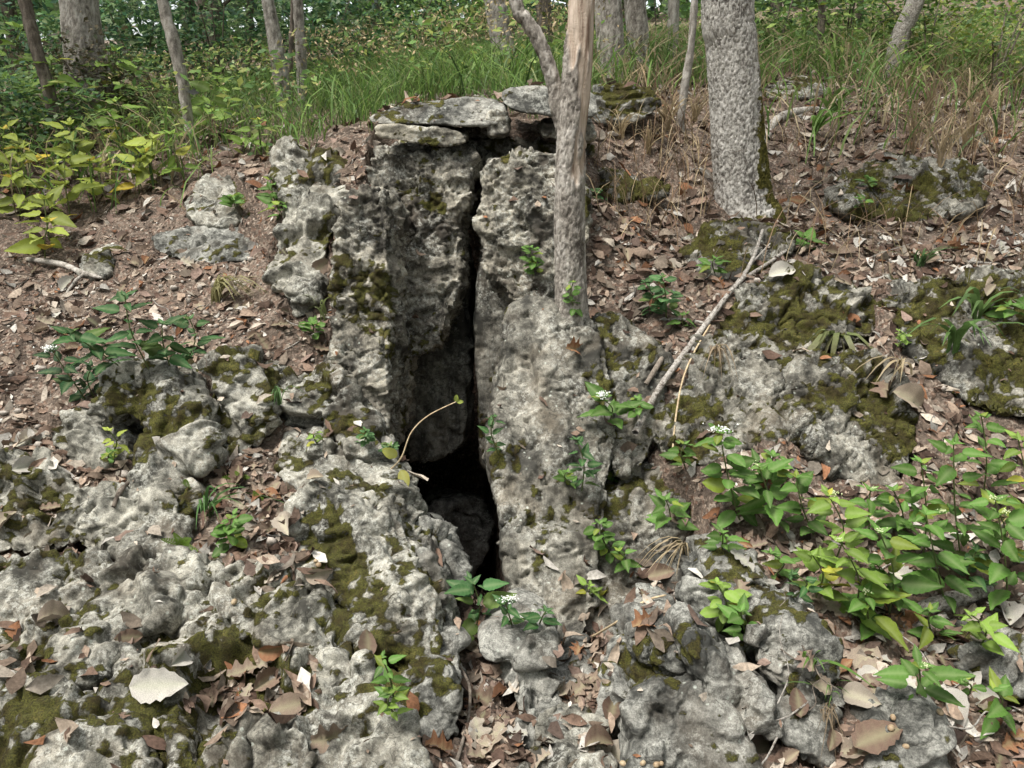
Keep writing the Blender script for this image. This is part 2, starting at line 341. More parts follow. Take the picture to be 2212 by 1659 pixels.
# ------------------------------------------------------------------ rocks
def chaikin(p, n=1):
    for _ in range(n):
        q = np.roll(p, -1, 0); p = np.stack([p * 0.78 + q * 0.22, p * 0.22 + q * 0.78], 1).reshape(-1, p.shape[1])
    return p
STY = {
 #        smoothing, (warp), terms
 'karst': dict(sm=5, mat='karst'), 'cliff': dict(sm=4, mat='cliff'), 'grey': dict(sm=8, mat='grey'), 'wall': dict(sm=4, mat='wall'), 'scarp': dict(sm=4, mat='wall'),
 'slab': dict(sm=3, mat='cliff'), 'slabg': dict(sm=3, mat='grey'), 'shelf': dict(sm=4, mat='karst')}
def lump(f1, f2, w=0.45):
    return np.sqrt(np.clip((f2 - f1) / w, 0, 1)) - 0.6
def displace(P, N, style, seed, amp):
    s = seed * 17 % 991
    w = np.stack([fbm(P * 6 + 31.7 * k, 3, s + k) for k in range(3)], 1)
    Q = P + 0.06 * w; Qs = P + 0.022 * w
    low = fbm(P * 3.0, 2, s + 5); fine = fbm(P * 38, 3, s + 9)
    if style in ('karst', 'shelf'):
        k = 1.0 if style == 'karst' else 0.85
        f1, f2 = worley(Q * 6.5 * k, s); p1, p2 = worley(Q * 17, s + 1)
        pm = sstep(0.0, 0.35, fbm(P * 4.5, 2, s + 11)); e = np.abs(fbm(Q * 9, 3, s + 3))
        d = 0.060 * low + 0.075 * facet(Qs, 5.0, s + 2) + 0.028 * facet(Qs, 12, s + 4) + 0.003 * facet(Qs, 34, s + 8) + 0.024 * lump(f1, f2, 0.22) + 0.003 * (p1 - 0.45) - 0.036 * pm * (1 - sstep(0.10, 0.36, p1)) - 0.020 * (1 - sstep(0.0, 0.07, e)) + 0.003 * fine
        if style == 'shelf':
            m1, m2 = worley(Q * 5.2, s + 31)
            d = d + 0.04 * fbm(P * 2.2, 2, s + 21) + 0.045 * lump(m1, m2, 0.3) - 0.025 * (1 - sstep(0.0, 0.10, np.abs(fbm(Q * 3.5, 2, s + 23))))
    elif style == 'cliff':
        g1, g2 = worley(Q * np.array([20, 20, 26]), s + 1); e = np.abs(fbm(Q * np.array([5, 5, 6]), 3, s + 3)); k1, k2 = worley(Qs * 44, s + 14)
        msk = sstep(-0.3, 0.3, fbm(P * 3.5, 2, s + 19))
        d = 0.035 * low + 0.060 * facet(Qs, (4.5, 4.5, 3.0), s + 2, 0.6) + 0.034 * facet(Qs, (12, 12, 12), s + 4) + (0.4 + 0.6 * msk) * (0.018 * facet(Qs, (25, 25, 31), s + 6) + 0.008 * (g1 - 0.45) + 0.004 * (k1 - 0.45)) - 0.020 * (1 - sstep(0.0, 0.06, e)) + 0.006 * fine
    elif style in ('slab', 'slabg'):
        e = fbm(Qs * np.array([3, 3, 26]), 3, s + 3); eq = np.floor(e * 6) / 6 + sstep(0.0, 0.3, (e * 6) % 1) / 6
        d = 0.014 * low + 0.026 * eq + 0.020 * facet(Qs, (6, 6, 22), s + 2) + 0.009 * facet(Qs, (20, 20, 45), s + 4) + 0.005 * fine
    elif style == 'scarp':
        e = fbm(Q * np.array([13, 13, 2.5]), 3, s + 3); c = np.abs(fbm(Q * np.array([6, 6, 2]), 3, s + 13))
        d = 0.030 * low + 0.014 * e + 0.046 * facet(Qs, (5, 5, 1.2), s + 2, 0.6) + 0.018 * facet(Qs, (13, 13, 4.0), s + 4) + 0.005 * facet(Qs, (26, 26, 20), s + 6) - 0.030 * (1 - sstep(0.0, 0.05, c)) + 0.006 * fine
    elif style == 'wall':
        e = fbm(Q * np.array([10, 10, 3]), 3, s + 3); c = np.abs(fbm(Q * np.array([5, 5, 3]), 3, s + 13))
        d = 0.055 * low + 0.014 * e + 0.075 * facet(Qs, (4.2, 4.2, 2.6), s + 2, 0.7) + 0.028 * facet(Qs, (11, 11, 13), s + 4) + 0.010 * facet(Qs, (26, 26, 34), s + 6) - 0.035 * (1 - sstep(0.0, 0.05, c)) + 0.006 * fine
    else:
        c = np.abs(fbm(Q * 3.5, 3, s + 13))
        d = 0.045 * low + 0.070 * facet(Qs, 4.0, s + 2) + 0.026 * facet(Qs, 10, s + 4) + 0.006 * facet(Qs, 28, s + 8) - 0.028 * (1 - sstep(0.0, 0.05, c)) + 0.008 * fbm(P * 14, 3, s + 7) + 0.005 * fine
    return (d * amp).astype(np.float32)
VOX = 0.78; NV = [0]; SINK = []
def rock(name, label, cat, outline, style='karst', s=0.55, Y=None, depth=0.35, vox=0.012, moss=0.3, amp=1.0, group=None,
         grow=1.05, yaw=0.0, sm=None, lean=0.25, pop=0.0, seed=None, sink=None, dents=()):
    vox *= VOX
    px = np.array(outline, float); c = px.mean(0); px = c + (px - c) * grow
    px = chaikin(px, 1)
    top, bot = px[:, 1].min(), px[:, 1].max(); mx = px[:, 0].mean()
    if Y is None:
        Yb = tray(mx, bot)[1]; Yt = tray(mx, top)[1]; Yt = Yb + s * (Yt - Yb)
    else: Yt, Yb = Y
    t = (px[:, 1] - top) / (bot - top)
    Ys = Yt * (1 - t) + Yb * t + yaw * (px[:, 0] - mx) / 100.0
    f = np.array([at(a, b, y) for (a, b), y in zip(px, Ys)])
    f = f + np.array([0, -0.55, 0.85]) * pop
    SINK.append((c + (px - c) * 0.93, min(Yt, Yb) - 0.12, max(Yt, Yb) + 0.25, sink if sink is not None else (0.16 if Y is not None else 0.07)))
    back = np.array([0, 1.0, -lean]); back /= np.linalg.norm(back)
    k = len(f); bk = f + back * depth
    cen = bk.mean(0); bk = cen + (bk - cen) * 0.92
    me = bpy.data.meshes.new(name)
    V = np.vstack([f, bk]); faces = [list(range(k)), list(range(2 * k - 1, k - 1, -1))] + [[(i + 1) % k, i, k + i, k + (i + 1) % k] for i in range(k)]
    me.from_pydata([tuple(v) for v in V], [], faces)
    tmp = bpy.data.objects.new('tmp', me); COL.objects.link(tmp)
    md = tmp.modifiers.new('r', 'REMESH'); md.mode = 'VOXEL'; md.voxel_size = vox; md.adaptivity = 0
    dg = bpy.context.evaluated_depsgraph_get(); ev = tmp.evaluated_get(dg); m2 = bpy.data.meshes.new_from_object(ev)
    bpy.data.objects.remove(tmp); bpy.data.meshes.remove(me)
    n = len(m2.vertices); P = np.zeros(n * 3, np.float32); m2.vertices.foreach_get('co', P); P = P.reshape(-1, 3)
    E = np.zeros(len(m2.edges) * 2, np.int32); m2.edges.foreach_get('vertices', E); E = E.reshape(-1, 2)
    ia = np.concatenate([E[:, 0], E[:, 1]]); ib = np.concatenate([E[:, 1], E[:, 0]]); deg = np.maximum(np.bincount(ia, minlength=n), 1)
    def lap(A): return np.stack([np.bincount(ia, A[ib, j], n) for j in range(3)], 1) / deg[:, None]
    it = int((sm if sm is not None else STY[style]['sm']) * (0.012 / vox) ** 2 * 2.2)
    for _ in range(it): P = P + 0.6 * (lap(P) - P)
    P = P.astype(np.float32)
    m2.vertices.foreach_set('co', P.ravel()); m2.update()
    Nn = np.zeros(n * 3, np.float32); m2.vertices.foreach_get('normal', Nn); Nn = Nn.reshape(-1, 3)
    for _ in range(5): Nn = lap(Nn)
    Nn = Nn / np.maximum(np.linalg.norm(Nn, axis=1, keepdims=True), 1e-6)
    sd = seed if seed is not None else int(abs(c[0] * 3 + c[1] * 7)) % 900 + 1
    d = displace(P, Nn, style, sd, amp)
    for (a_, b_2, r_, dp_) in dents:
        q_ = tray(a_, b_2); rr_ = np.linalg.norm(P - q_.astype(np.float32), axis=1) / r_ + 0.25 * fbm(P * 9, 2, 5)
        m_ = 1 - sstep(0.55, 1.0, rr_); d = d * (1 - 0.7 * m_) - dp_ * m_
    P = P + Nn * d[:, None]
    for _ in range(2 if style in ('karst', 'shelf') else 1 if style in ('grey', 'slab', 'slabg', 'scarp') else 0): P = P + 0.5 * (lap(P) - P)
    P = P.astype(np.float32)
    m2.vertices.foreach_set('co', P.astype(np.float32).ravel()); m2.update()
    N2 = np.zeros(n * 3, np.float32); m2.vertices.foreach_get('normal', N2); N2 = N2.reshape(-1, 3)
    low = -d / max(d.std(), 1e-5)
    mo = moss + 0.05 + 0.16 * np.clip(N2[:, 2], -0.5, 1) + (0.16 if style == 'shelf' else 0.08) * np.clip(low, -2, 2)
    mk = sstep(0.36, 0.74, mo + 0.85 * fbm(P * 3.4, 2, 301) + 0.66 * fbm(P * 21, 3, 307))
    P = (P + N2 * (mk * (0.001 + 0.007 * np.clip(fbm(P * 30, 2, 311) + 0.35, 0, 1)))[:, None]).astype(np.float32)
    a = m2.attributes.new('moss', 'FLOAT', 'POINT'); a.data.foreach_set('value', mk.astype(np.float32))
    org = P.mean(0); org[2] = P[:, 2].min()
    m2.vertices.foreach_set('co', (P - org).astype(np.float32).ravel())
    m2.polygons.foreach_set('use_smooth', np.ones(len(m2.polygons), bool)); m2.materials.clear(); m2.materials.append(M[STY[style]['mat']]); m2.name = name
    m2.update()
    o = link(name, m2, None, org); NV[0] += len(m2.polygons)
    tag(o, label, cat, group)
    return o

#FISSURE
# --- the walls of the fissure
rock('limestone_crag', 'pale pitted limestone pillar forming the left side of the dark crevice', 'rock',
     [(735,440),(785,398),(822,410),(842,470),(850,560),(838,700),(846,770),(836,850),(832,1010),(800,1000),(740,900),(700,830),(722,700),(718,560)],
     'cliff', Y=(3.56, 3.10), depth=0.85, vox=0.0125, moss=0.0, grow=1.02)
rock('chockstone', 'tall pale grey rock face wedged between the crevice walls, undercut below', 'rock',
     [(790,350),(812,330),(920,326),(1010,334),(1012,420),(992,520),(998,600),(984,650),(955,720),(930,772),(850,772),(852,700),(845,560),(826,440),(796,420)],
     'cliff', Y=(4.10, 3.78), depth=0.6, vox=0.0125, moss=-0.15, grow=1.01)
rock('hanging_block', 'dark shaded rock hanging over the cave mouth below the pale face', 'rock',
     [(830,760),(980,640),(996,560),(1008,640),(1012,850),(1005,985),(930,1000),(862,985),(840,900)],
     'scarp', Y=(4.18, 4.12), depth=1.1, vox=0.014, moss=-0.2, grow=1.0, lean=0.0)
rock('limestone_crag', 'grey pitted limestone pillar between the narrow crack and the bark-stripped tree', 'rock',
     [(1044,345),(1090,330),(1200,322),(1260,340),(1270,480),(1260,660),(1150,680),(1095,640),(1046,600),(1042,480),(1040,400)],
     'cliff', Y=(3.94, 3.60), depth=0.7, vox=0.0125, moss=0.0, grow=1.01, yaw=-0.03)
rock('cave_side_rock', 'smooth dark brown rock wall deep inside the right of the crevice', 'rock',
     [(1036,540),(1140,560),(1150,700),(1140,850),(1120,1000),(1060,1030),(1036,1000),(1032,820),(1028,700)],
     'scarp', Y=(4.00, 3.82), depth=0.8, vox=0.014, amp=0.5, moss=-0.2, grow=1.0, lean=0.0)
rock('limestone_crag', 'broad streaked grey limestone wall descending right of the cave mouth', 'rock',
     [(1076,800),(1100,705),(1116,655),(1200,640),(1290,690),(1330,820),(1340,1000),(1310,1200),(1275,1390),(1215,1420),(1140,1370),(1096,1270),(1080,1120),(1062,1000),(1056,890)],
     'scarp', Y=(3.30, 2.25), depth=0.75, vox=0.0115, moss=-0.05, grow=1.0, amp=1.1)
rock('cave_boulder', 'rounded dark boulder lying inside the cave mouth', 'rock',
     [(885,1120),(960,1090),(1040,1100),(1062,1160),(1045,1220),(1000,1270),(930,1270),(890,1200)], 'grey', Y=(4.3, 4.1), depth=0.5, vox=0.018, moss=-0.3)
# --- cap slabs
rock('capstone', 'long flat lichen-covered limestone slab lying on top of the outcrop', 'rock',
     [(800,248),(870,232),(950,216),(1060,216),(1088,228),(1084,262),(1050,270),(950,268),(860,266),(808,266)], 'slabg', Y=(4.20, 4.06), depth=0.6, vox=0.009, moss=0.12, lean=0.0, sm=0.5, amp=0.45)
rock('capstone', 'buff limestone slab with fractured edge under the long flat slab', 'rock',
     [(812,272),(880,270),(960,277),(1000,286),(1004,314),(930,313),(870,306),(816,296)], 'slab', Y=(4.05, 4.03), depth=0.5, vox=0.009, moss=-0.1, lean=0.0, sm=0.5, amp=0.45)
rock('capstone', 'thick slab backing the shaded gap beneath the long flat slab', 'rock',
     [(990,262),(1060,262),(1060,300),(990,308)], 'slab', Y=(4.45, 4.45), depth=0.4, vox=0.016, moss=0.0, lean=0.0)
rock('stone_block', 'small squared buff stone block propping the cap slabs apart', 'rock',
     [(1052,240),(1092,234),(1100,262),(1098,292),(1054,298)], 'slab', Y=(4.10, 4.06), depth=0.22, vox=0.008, moss=0.05, lean=0.0, sm=1.0, amp=0.5)
rock('capstone', 'layered grey limestone slab behind the forked tree', 'rock',
     [(1090,192),(1150,188),(1200,190),(1280,200),(1290,250),(1215,256),(1160,246),(1120,240),(1086,222)], 'slabg', Y=(4.20, 4.06), depth=0.6, vox=0.009, moss=0.1, lean=0.0, sm=0.5, amp=0.45)
rock('stone_block', 'grey stone block under the layered slab beside the tree', 'rock',
     [(1172,258),(1215,260),(1290,262),(1290,304),(1172,300)], 'slab', Y=(4.2, 4.12), depth=0.4, vox=0.010, moss=0.1, lean=0.02, sm=2)
rock('limestone_outcrop', 'low grey limestone shelf behind the dry grass right of the forked tree', 'rock',
     [(1278,186),(1340,181),(1410,189),(1424,240),(1350,266),(1282,266)], 'slabg', Y=(5.3, 5.15), depth=0.6, vox=0.011, moss=0.30, lean=0.05)
rock('bedrock_outcrop', 'dark bedrock closing the top of the crevice below the slabs', 'rock',
     [(815,314),(1270,308),(1270,350),(1040,350),(830,356)], 'cliff', Y=(4.4, 4.25), depth=1.6, vox=0.02, moss=0.1, lean=0.0)
# --- left of the fissure
rock('mossy_outcrop', 'mossy limestone knoll with orange soil patch left of the pale pillar', 'rock',
     [(585,330),(650,312),(720,345),(752,400),(745,470),(700,540),(690,640),(620,650),(575,600),(590,520),(620,450),(590,400)], 'karst', Y=(4.35, 3.52), depth=0.5, moss=0.30, vox=0.0125)
rock('limestone_boulder', 'grey lumpy limestone ledge half buried in the leaf-strewn bank', 'rock',
     [(400,420),(480,380),(540,400),(560,450),(500,490),(410,480)], 'karst', s=0.8, depth=0.4, moss=0.15, amp=0.7)
rock('limestone_boulder', 'flat pale bedrock step on the path through the leaf-strewn bank', 'rock',
     [(330,500),(470,480),(590,500),(570,560),(430,570),(330,545)], 'grey', s=0.85, depth=0.4, moss=0.12, amp=0.8)
rock('limestone_boulder', 'small rounded grey boulder in the leaves below the yellow-green saplings', 'rock',
     [(165,560),(200,545),(245,552),(255,590),(220,605),(170,600)], 'karst', s=0.5, depth=0.25, moss=0.22, vox=0.011)
rock('limestone_boulder', 'small pale boulder under the mossy knoll', 'rock',
     [(620,640),(660,620),(690,650),(665,690),(628,690)], 'karst', s=0.5, depth=0.2, moss=0.05, vox=0.011)
rock('limestone_ridge', 'knobbly cream limestone ridge with mossy right flank running down the bank', 'rock',
     [(205,840),(240,800),(290,790),(370,805),(415,870),(440,900),(462,985),(440,1015),(395,1000),(385,1070),(372,1120),(310,1135),(272,1090),(285,1000),(290,940),(262,890),(240,930),(205,910)],
     'karst', s=0.6, depth=0.45, moss=0.20, vox=0.0095, amp=0.85, grow=1.03)
rock('limestone_boulder', 'squarish mossy limestone block beside the knobbly ridge', 'rock',
     [(438,780),(500,768),(560,778),(590,830),(582,930),(540,975),(500,985),(458,935),(440,850)], 'karst', s=0.45, depth=0.4, moss=0.34, vox=0.0095, amp=0.75)
rock('limestone_boulder', 'cream and moss limestone hump at the foot of the pale pillar', 'rock',
     [(598,835),(650,805),(730,820),(780,870),(800,935),(740,960),(660,940),(605,905)], 'karst', s=0.55, depth=0.4, moss=0.30, vox=0.010)
rock('limestone_boulder', 'low mossy grey rock left of the knobbly ridge', 'rock',
     [(110,905),(190,880),(270,925),(300,990),(200,1010),(120,975)], 'karst', s=0.7, depth=0.35, moss=0.22, vox=0.010)
rock('limestone_boulder', 'rounded cream limestone dome at the foot of the knobbly ridge', 'rock',
     [(185,1075),(240,1050),(300,1065),(380,1075),(392,1130),(370,1195),(260,1205),(160,1195),(152,1125)], 'karst', s=0.6, depth=0.35, moss=0.12, vox=0.0095)
rock('limestone_boulder', 'broad lumpy grey limestone at the left end of the ledge', 'rock',
     [(-120,1010),(40,1000),(140,1030),(205,1085),(175,1160),(100,1205),(0,1190),(-120,1170)], 'karst', s=0.7, depth=0.4, moss=0.20, vox=0.0095)
rock('limestone_boulder', 'rounded lichen-spotted limestone hump above the drooping creeper', 'rock',
     [(600,975),(680,945),(740,960),(765,1010),(720,1060),(640,1065),(598,1020)], 'karst', s=0.55, depth=0.35, moss=0.14, vox=0.0095)
rock('limestone_boulder', 'cream limestone shoulder on the lip of the cave mouth', 'rock',
     [(735,975),(790,975),(830,1020),(850,1090),(862,1150),(825,1190),(760,1120),(730,1040)], 'karst', s=0.5, depth=0.5, moss=0.24, vox=0.010)
rock('limestone_boulder', 'large cream and moss limestone lobe overhanging the gully below the cave', 'rock',
     [(618,1090),(690,1040),(770,1060),(825,1120),(862,1180),(915,1250),(955,1320),(960,1400),(940,1460),(890,1478),(820,1430),(780,1350),(700,1290),(640,1210)],
     'karst', s=0.5, depth=0.55, moss=0.27, vox=0.009, amp=0.95, grow=1.03)
rock('limestone_boulder', 'plain grey boulder between the mossy lobe and the cave mouth', 'rock',
     [(880,1190),(925,1190),(960,1240),(990,1300),(995,1370),(960,1400),(930,1330),(890,1260)], 'grey', s=0.2, depth=0.45, moss=-0.05, vox=0.011)
rock('limestone_outcrop', 'broad karst limestone shelf with mossy hollows and leaf-filled pocket', 'rock',
     [(-260,1225),(120,1215),(330,1215),(560,1220),(640,1270),(720,1330),(790,1420),(850,1530),(900,1640),(930,1780),(400,1800),(-260,1800)],
     'shelf', s=0.93, depth=0.35, moss=0.33, vox=0.009, amp=1.0, grow=1.0, lean=1.6, sm=3, pop=0.07, dents=[(530,1490,0.19,0.10),(110,1440,0.12,0.06),(640,1245,0.10,0.06),(250,1420,0.07,0.05)])
KN = [([(215,1285),(300,1255),(378,1285),(372,1345),(310,1385),(225,1350)],'cracked grey limestone knob above the brown leaves on the shelf'),
 ([(330,1235),(400,1210),(448,1255),(430,1305),(372,1275)],'small moss-topped limestone knob at the back of the shelf'),
 ([(512,1340),(600,1308),(690,1355),(745,1410),(700,1440),(620,1400),(540,1395)],'pale limestone knob edging the leaf-filled pocket'),
 ([(690,1430),(760,1405),(815,1480),(830,1550),(770,1590),(720,1530)],'cream limestone ridge on the right rim of the shelf'),
 ([(60,1440),(120,1390),(190,1380),(255,1410),(250,1470),(150,1500),(80,1490)],'pitted grey limestone lump on the mossy left of the shelf'),
 ([(30,1570),(100,1500),(170,1545),(150,1620),(60,1640)],'limestone lump with two round holes near the shelf corner'),
 ([(115,1620),(180,1590),(270,1590),(330,1640),(300,1720),(130,1720)],'wide grey limestone lump at the shelf edge'),
 ([(300,1440),(360,1410),(400,1440),(395,1480),(330,1490)],'round grey knob beside the large pale oak leaf'),
 ([(350,1560),(430,1580),(445,1640),(430,1720),(350,1700)],'narrow pale limestone fin among the moss'),
 ([(480,1655),(512,1600),(535,1650),(530,1680),(485,1680)],'small pointed pale limestone tooth rising from the moss'),
 ([(800,1600),(850,1560),(900,1590),(915,1720),(800,1720)],'pale lichen-spotted limestone corner at the shelf tip'),
 ([(420,1300),(480,1290),(520,1320),(500,1360),(430,1350)],'low smooth grey knob in the middle of the shelf'),
 ([(0,1260),(90,1240),(145,1260),(140,1330),(60,1370),(-40,1350)],'flat cracked grey limestone slab at the left of the shelf'),
 ([(545,1600),(640,1570),(700,1620),(680,1700),(560,1700)],'mossy limestone hump near the shelf front')]
for ol, lb in KN:
    rock('karst_hump', lb, 'rock', ol, 'karst', s=0.72, depth=0.16, moss=0.16, vox=0.008, amp=0.75, group='humps of the karst shelf', lean=0.9, pop=0.06)
# --- the gully
rock('limestone_boulder', 'smooth rounded grey boulder sitting in front of the cave mouth', 'rock',
     [(1025,1398),(1065,1345),(1125,1322),(1185,1340),(1215,1385),(1210,1432),(1150,1448),(1050,1438)], 'grey', Y=(2.17, 2.0), depth=0.3, moss=-0.15, vox=0.009, amp=0.35, sm=16)
rock('limestone_boulder', 'brown-grey boulder half buried under the mossy lobe in the gully', 'rock',
     [(860,1480),(930,1450),(990,1460),(1005,1540),(985,1600),(900,1610),(855,1560)], 'grey', s=0.35, depth=0.3, moss=0.10, vox=0.009)
rock('limestone_boulder', 'long grey rock with moss on its left edge in the gully floor', 'rock',
     [(1088,1490),(1140,1466),(1190,1480),(1232,1540),(1252,1620),(1240,1720),(1150,1720),(1140,1600),(1100,1545)], 'grey', s=0.8, depth=0.3, moss=0.12, vox=0.009)
rock('limestone_boulder', 'flat squarish grey stone in the gully leaves', 'rock',
     [(1190,1440),(1250,1430),(1290,1450),(1280,1490),(1200,1490)], 'grey', s=0.6, depth=0.2, moss=0.0, vox=0.009, amp=0.5)
rock('limestone_boulder', 'cluster of pale rounded limestone lumps at the front of the gully', 'rock',
     [(1130,1650),(1180,1590),(1250,1580),(1310,1640),(1310,1720),(1130,1720)], 'karst', s=0.75, depth=0.2, moss=0.06, vox=0.009)
rock('limestone_boulder', 'small grey stone at the foot of the streaked wall', 'rock',
     [(1225,1410),(1270,1395),(1300,1420),(1280,1445),(1235,1440)], 'grey', s=0.4, depth=0.15, moss=0.0, vox=0.009, amp=0.6)
# --- right hand boulders
rock('limestone_boulder', 'rounded pale limestone boulder head crowning the front right outcrop', 'rock',
     [(1375,1425),(1430,1388),(1490,1392),(1520,1440),(1500,1500),(1440,1520),(1385,1490)], 'grey', s=0.2, pop=0.10, depth=0.35, moss=0.02, vox=0.0085, amp=0.8)
rock('limestone_boulder', 'long sloping pale limestone back of the front right outcrop', 'rock',
     [(1490,1410),(1550,1450),(1600,1490),(1670,1545),(1688,1585),(1640,1625),(1560,1600),(1500,1530)], 'grey', s=0.35, pop=0.09, depth=0.4, moss=0.02, vox=0.0085, amp=0.9)
rock('limestone_boulder', 'broad dark grey limestone base of the front right outcrop', 'rock',
     [(1335,1520),(1400,1480),(1500,1500),(1580,1570),(1620,1640),(1630,1740),(1360,1740),(1318,1620)], 'grey', s=0.55, pop=0.02, depth=0.4, moss=0.02, vox=0.009)
rock('limestone_boulder', 'moss-topped grey boulder beside the leafy plants right of the outcrop', 'rock',
     [(1612,1400),(1650,1368),(1720,1362),(1790,1395),(1820,1450),(1815,1530),(1770,1590),(1700,1560),(1690,1510),(1620,1460)], 'grey', s=0.4, pop=0.05, depth=0.4, moss=0.16, vox=0.009)
rock('limestone_boulder', 'low dark grey boulder behind the two small leafy plants', 'rock',
     [(1480,1280),(1530,1225),(1600,1230),(1680,1280),(1690,1330),(1640,1370),(1560,1375),(1490,1345)], 'grey', s=0.4, pop=0.05, depth=0.4, moss=0.10, vox=0.010)
rock('limestone_boulder', 'dark mossy boulder sunk in leaves beside the bright green rosette', 'rock',
     [(2075,1440),(2130,1420),(2212,1415),(2300,1440),(2300,1520),(2160,1525),(2090,1490)], 'grey', s=0.45, depth=0.35, moss=0.20, vox=0.010)
rock('limestone_boulder', 'rounded two-humped dark grey stone in the leaves by the acorns', 'rock',
     [(1885,1640),(1930,1575),(1980,1560),(2030,1600),(2050,1720),(1890,1720)], 'grey', s=0.5, depth=0.25, moss=0.05, vox=0.009)
rock('limestone_boulder', 'small grey stones below the moss-topped boulder', 'rock',
     [(1700,1570),(1760,1540),(1800,1580),(1790,1650),(1720,1640)], 'grey', s=0.5, depth=0.25, moss=0.05, vox=0.009)
# --- right hand slope
rock('mossy_outcrop', 'large moss-covered limestone face with flaky grey ledges under the fallen branch', 'rock',
     [(1590,640),(1640,600),(1720,585),(1820,612),(1912,655),(1905,730),(1800,760),(1735,770),(1722,850),(1715,930),(1620,965),(1520,1010),(1420,980),(1410,930),(1470,830),(1530,720)],
     'wall', Y=(3.58, 2.76), depth=0.5, moss=0.36, vox=0.011, grow=1.02)
rock('mossy_outcrop', 'mottled grey and moss limestone face behind the drooping grass', 'rock',
     [(1722,800),(1800,755),(1900,770),(1975,880),(1985,990),(1930,1050),(1830,1040),(1750,960),(1715,900)], 'wall', Y=(3.17, 2.66), depth=0.45, moss=0.24, vox=0.011)
rock('mossy_outcrop', 'dark mossy limestone face on the bank beside the broad-bladed grass', 'rock',
     [(1930,640),(2030,600),(2212,590),(2330,600),(2330,900),(2200,900),(2080,870),(1990,790),(1940,710)], 'wall', Y=(3.54, 2.92), depth=0.5, moss=0.36, vox=0.012)
rock('limestone_boulder', 'grey lichen-streaked limestone face below the dry leaf runnel', 'rock',
     [(1280,700),(1340,690),(1410,740),(1440,800),(1425,920),(1400,1000),(1330,1020),(1290,900)], 'scarp', Y=(3.32, 2.82), depth=0.5, moss=0.20, vox=0.011)
rock('limestone_boulder', 'blunt grey limestone nose jutting from the mossy slope', 'rock',
     [(1335,1000),(1400,985),(1440,1020),(1430,1075),(1370,1095),(1330,1060)], 'wall', s=0.4, depth=0.3, moss=0.12, vox=0.010)
rock('limestone_boulder', 'wide dark limestone foot of the slope under the trailing creeper', 'rock',
     [(1270,1090),(1360,1060),(1450,1010),(1530,1060),(1540,1160),(1480,1250),(1380,1330),(1290,1390),(1250,1330),(1255,1200)], 'scarp', Y=(2.88, 2.36), depth=0.5, moss=0.22, vox=0.011)
rock('limestone_boulder', 'lichen-pale boulder half sunk in leaves on the upper right slope', 'rock',
     [(1805,415),(1870,365),(1960,338),(2070,342),(2130,380),(2140,425),(2060,470),(1930,480),(1820,450)], 'wall', s=0.5, depth=0.5, moss=0.30, vox=0.013)
rock('mossy_outcrop', 'flat mossy rock just right of the bark-stripped tree', 'rock',
     [(1275,385),(1340,372),(1440,390),(1450,425),(1360,440),(1280,430)], 'wall', s=0.6, depth=0.3, moss=0.55, vox=0.013)
rock('mossy_outcrop', 'mossy rock at the foot of the large oak', 'rock',
     [(1480,530),(1560,500),(1640,490),(1710,510),(1690,560),(1620,600),(1520,605)], 'wall', s=0.6, depth=0.35, moss=0.45, vox=0.012)
rock('limestone_boulder', 'dark weathered limestone wedge beyond the large oak', 'rock',
     [(1640,205),(1680,175),(1740,160),(1800,190),(1770,208),(1700,215)], 'slab', s=0.4, depth=0.5, moss=0.25, vox=0.014)
rock('limestone_boulder', 'small mossy stone among leaves above the lichen-pale boulder', 'rock',
     [(2010,305),(2060,285),(2130,285),(2160,305),(2100,320)], 'wall', s=0.5, depth=0.3, moss=0.4, vox=0.014)
print('rock polys', NV[0])

# ------------------------------------------------------------------ the ground sheet
gx = axis(-3.6, 4.2, 0.022, (-220, 220)); gy = axis(1.2, 6.4, 0.022, (-60, 380))
X, Y = np.meshgrid(gx, gy); xs, ys = X.ravel(), Y.ravel()
zs = hmid(xs, ys)
P2 = np.stack([xs, ys, zs * 0.5], 1)
near = sstep(14, 6, np.hypot(xs, ys - 2))
zs = zs + 0.075 * near * fbm(P2 * 2.1, 3, 3) + 0.030 * near * fbm(P2 * 9, 3, 5) + 0.25 * (1 - near) * fbm(P2 * 0.25, 3, 8)
DZ = np.array([xs, ys, zs]).T - CAM
dd = DZ @ FWD; ok = dd > 0.3
qx = np.where(ok, W0 / 2 + F * DZ[:, 0] / np.maximum(dd, .3), -9e3); qy = np.where(ok, H0 / 2 - F * (DZ @ UP) / np.maximum(dd, .3), -9e3)
def inpoly(x, y, pg):
    r = np.zeros(len(x), bool); j = len(pg) - 1
    for i in range(len(pg)):
        xi, yi = pg[i]; xj, yj = pg[j]
        r ^= ((yi > y) != (yj > y)) & (x < (xj - xi) * (y - yi) / (yj - yi + 1e-9) + xi); j = i
    return r
sink = np.zeros(len(xs))
for pg, y0, y1, amt in SINK:
    m = (ys > y0) & (ys < y1) & (qx > pg[:, 0].min()) & (qx < pg[:, 0].max()) & (qy > pg[:, 1].min()) & (qy < pg[:, 1].max())
    idx = np.nonzero(m)[0]
    if len(idx):
        k = idx[inpoly(qx[idx], qy[idx], pg)]; sink[k] = np.maximum(sink[k], amt)
zs = zs - sink
nx, ny = len(gx), len(gy)
I = (np.arange(ny - 1)[:, None] * nx + np.arange(nx - 1)[None, :]).ravel()
ground = link('ground', mesh_np('ground', np.stack([xs, ys, zs], 1), np.stack([I, I + 1, I + nx + 1, I + nx], 1), M['soil']))
tag(ground, kind='structure')
print('terrain', len(xs))

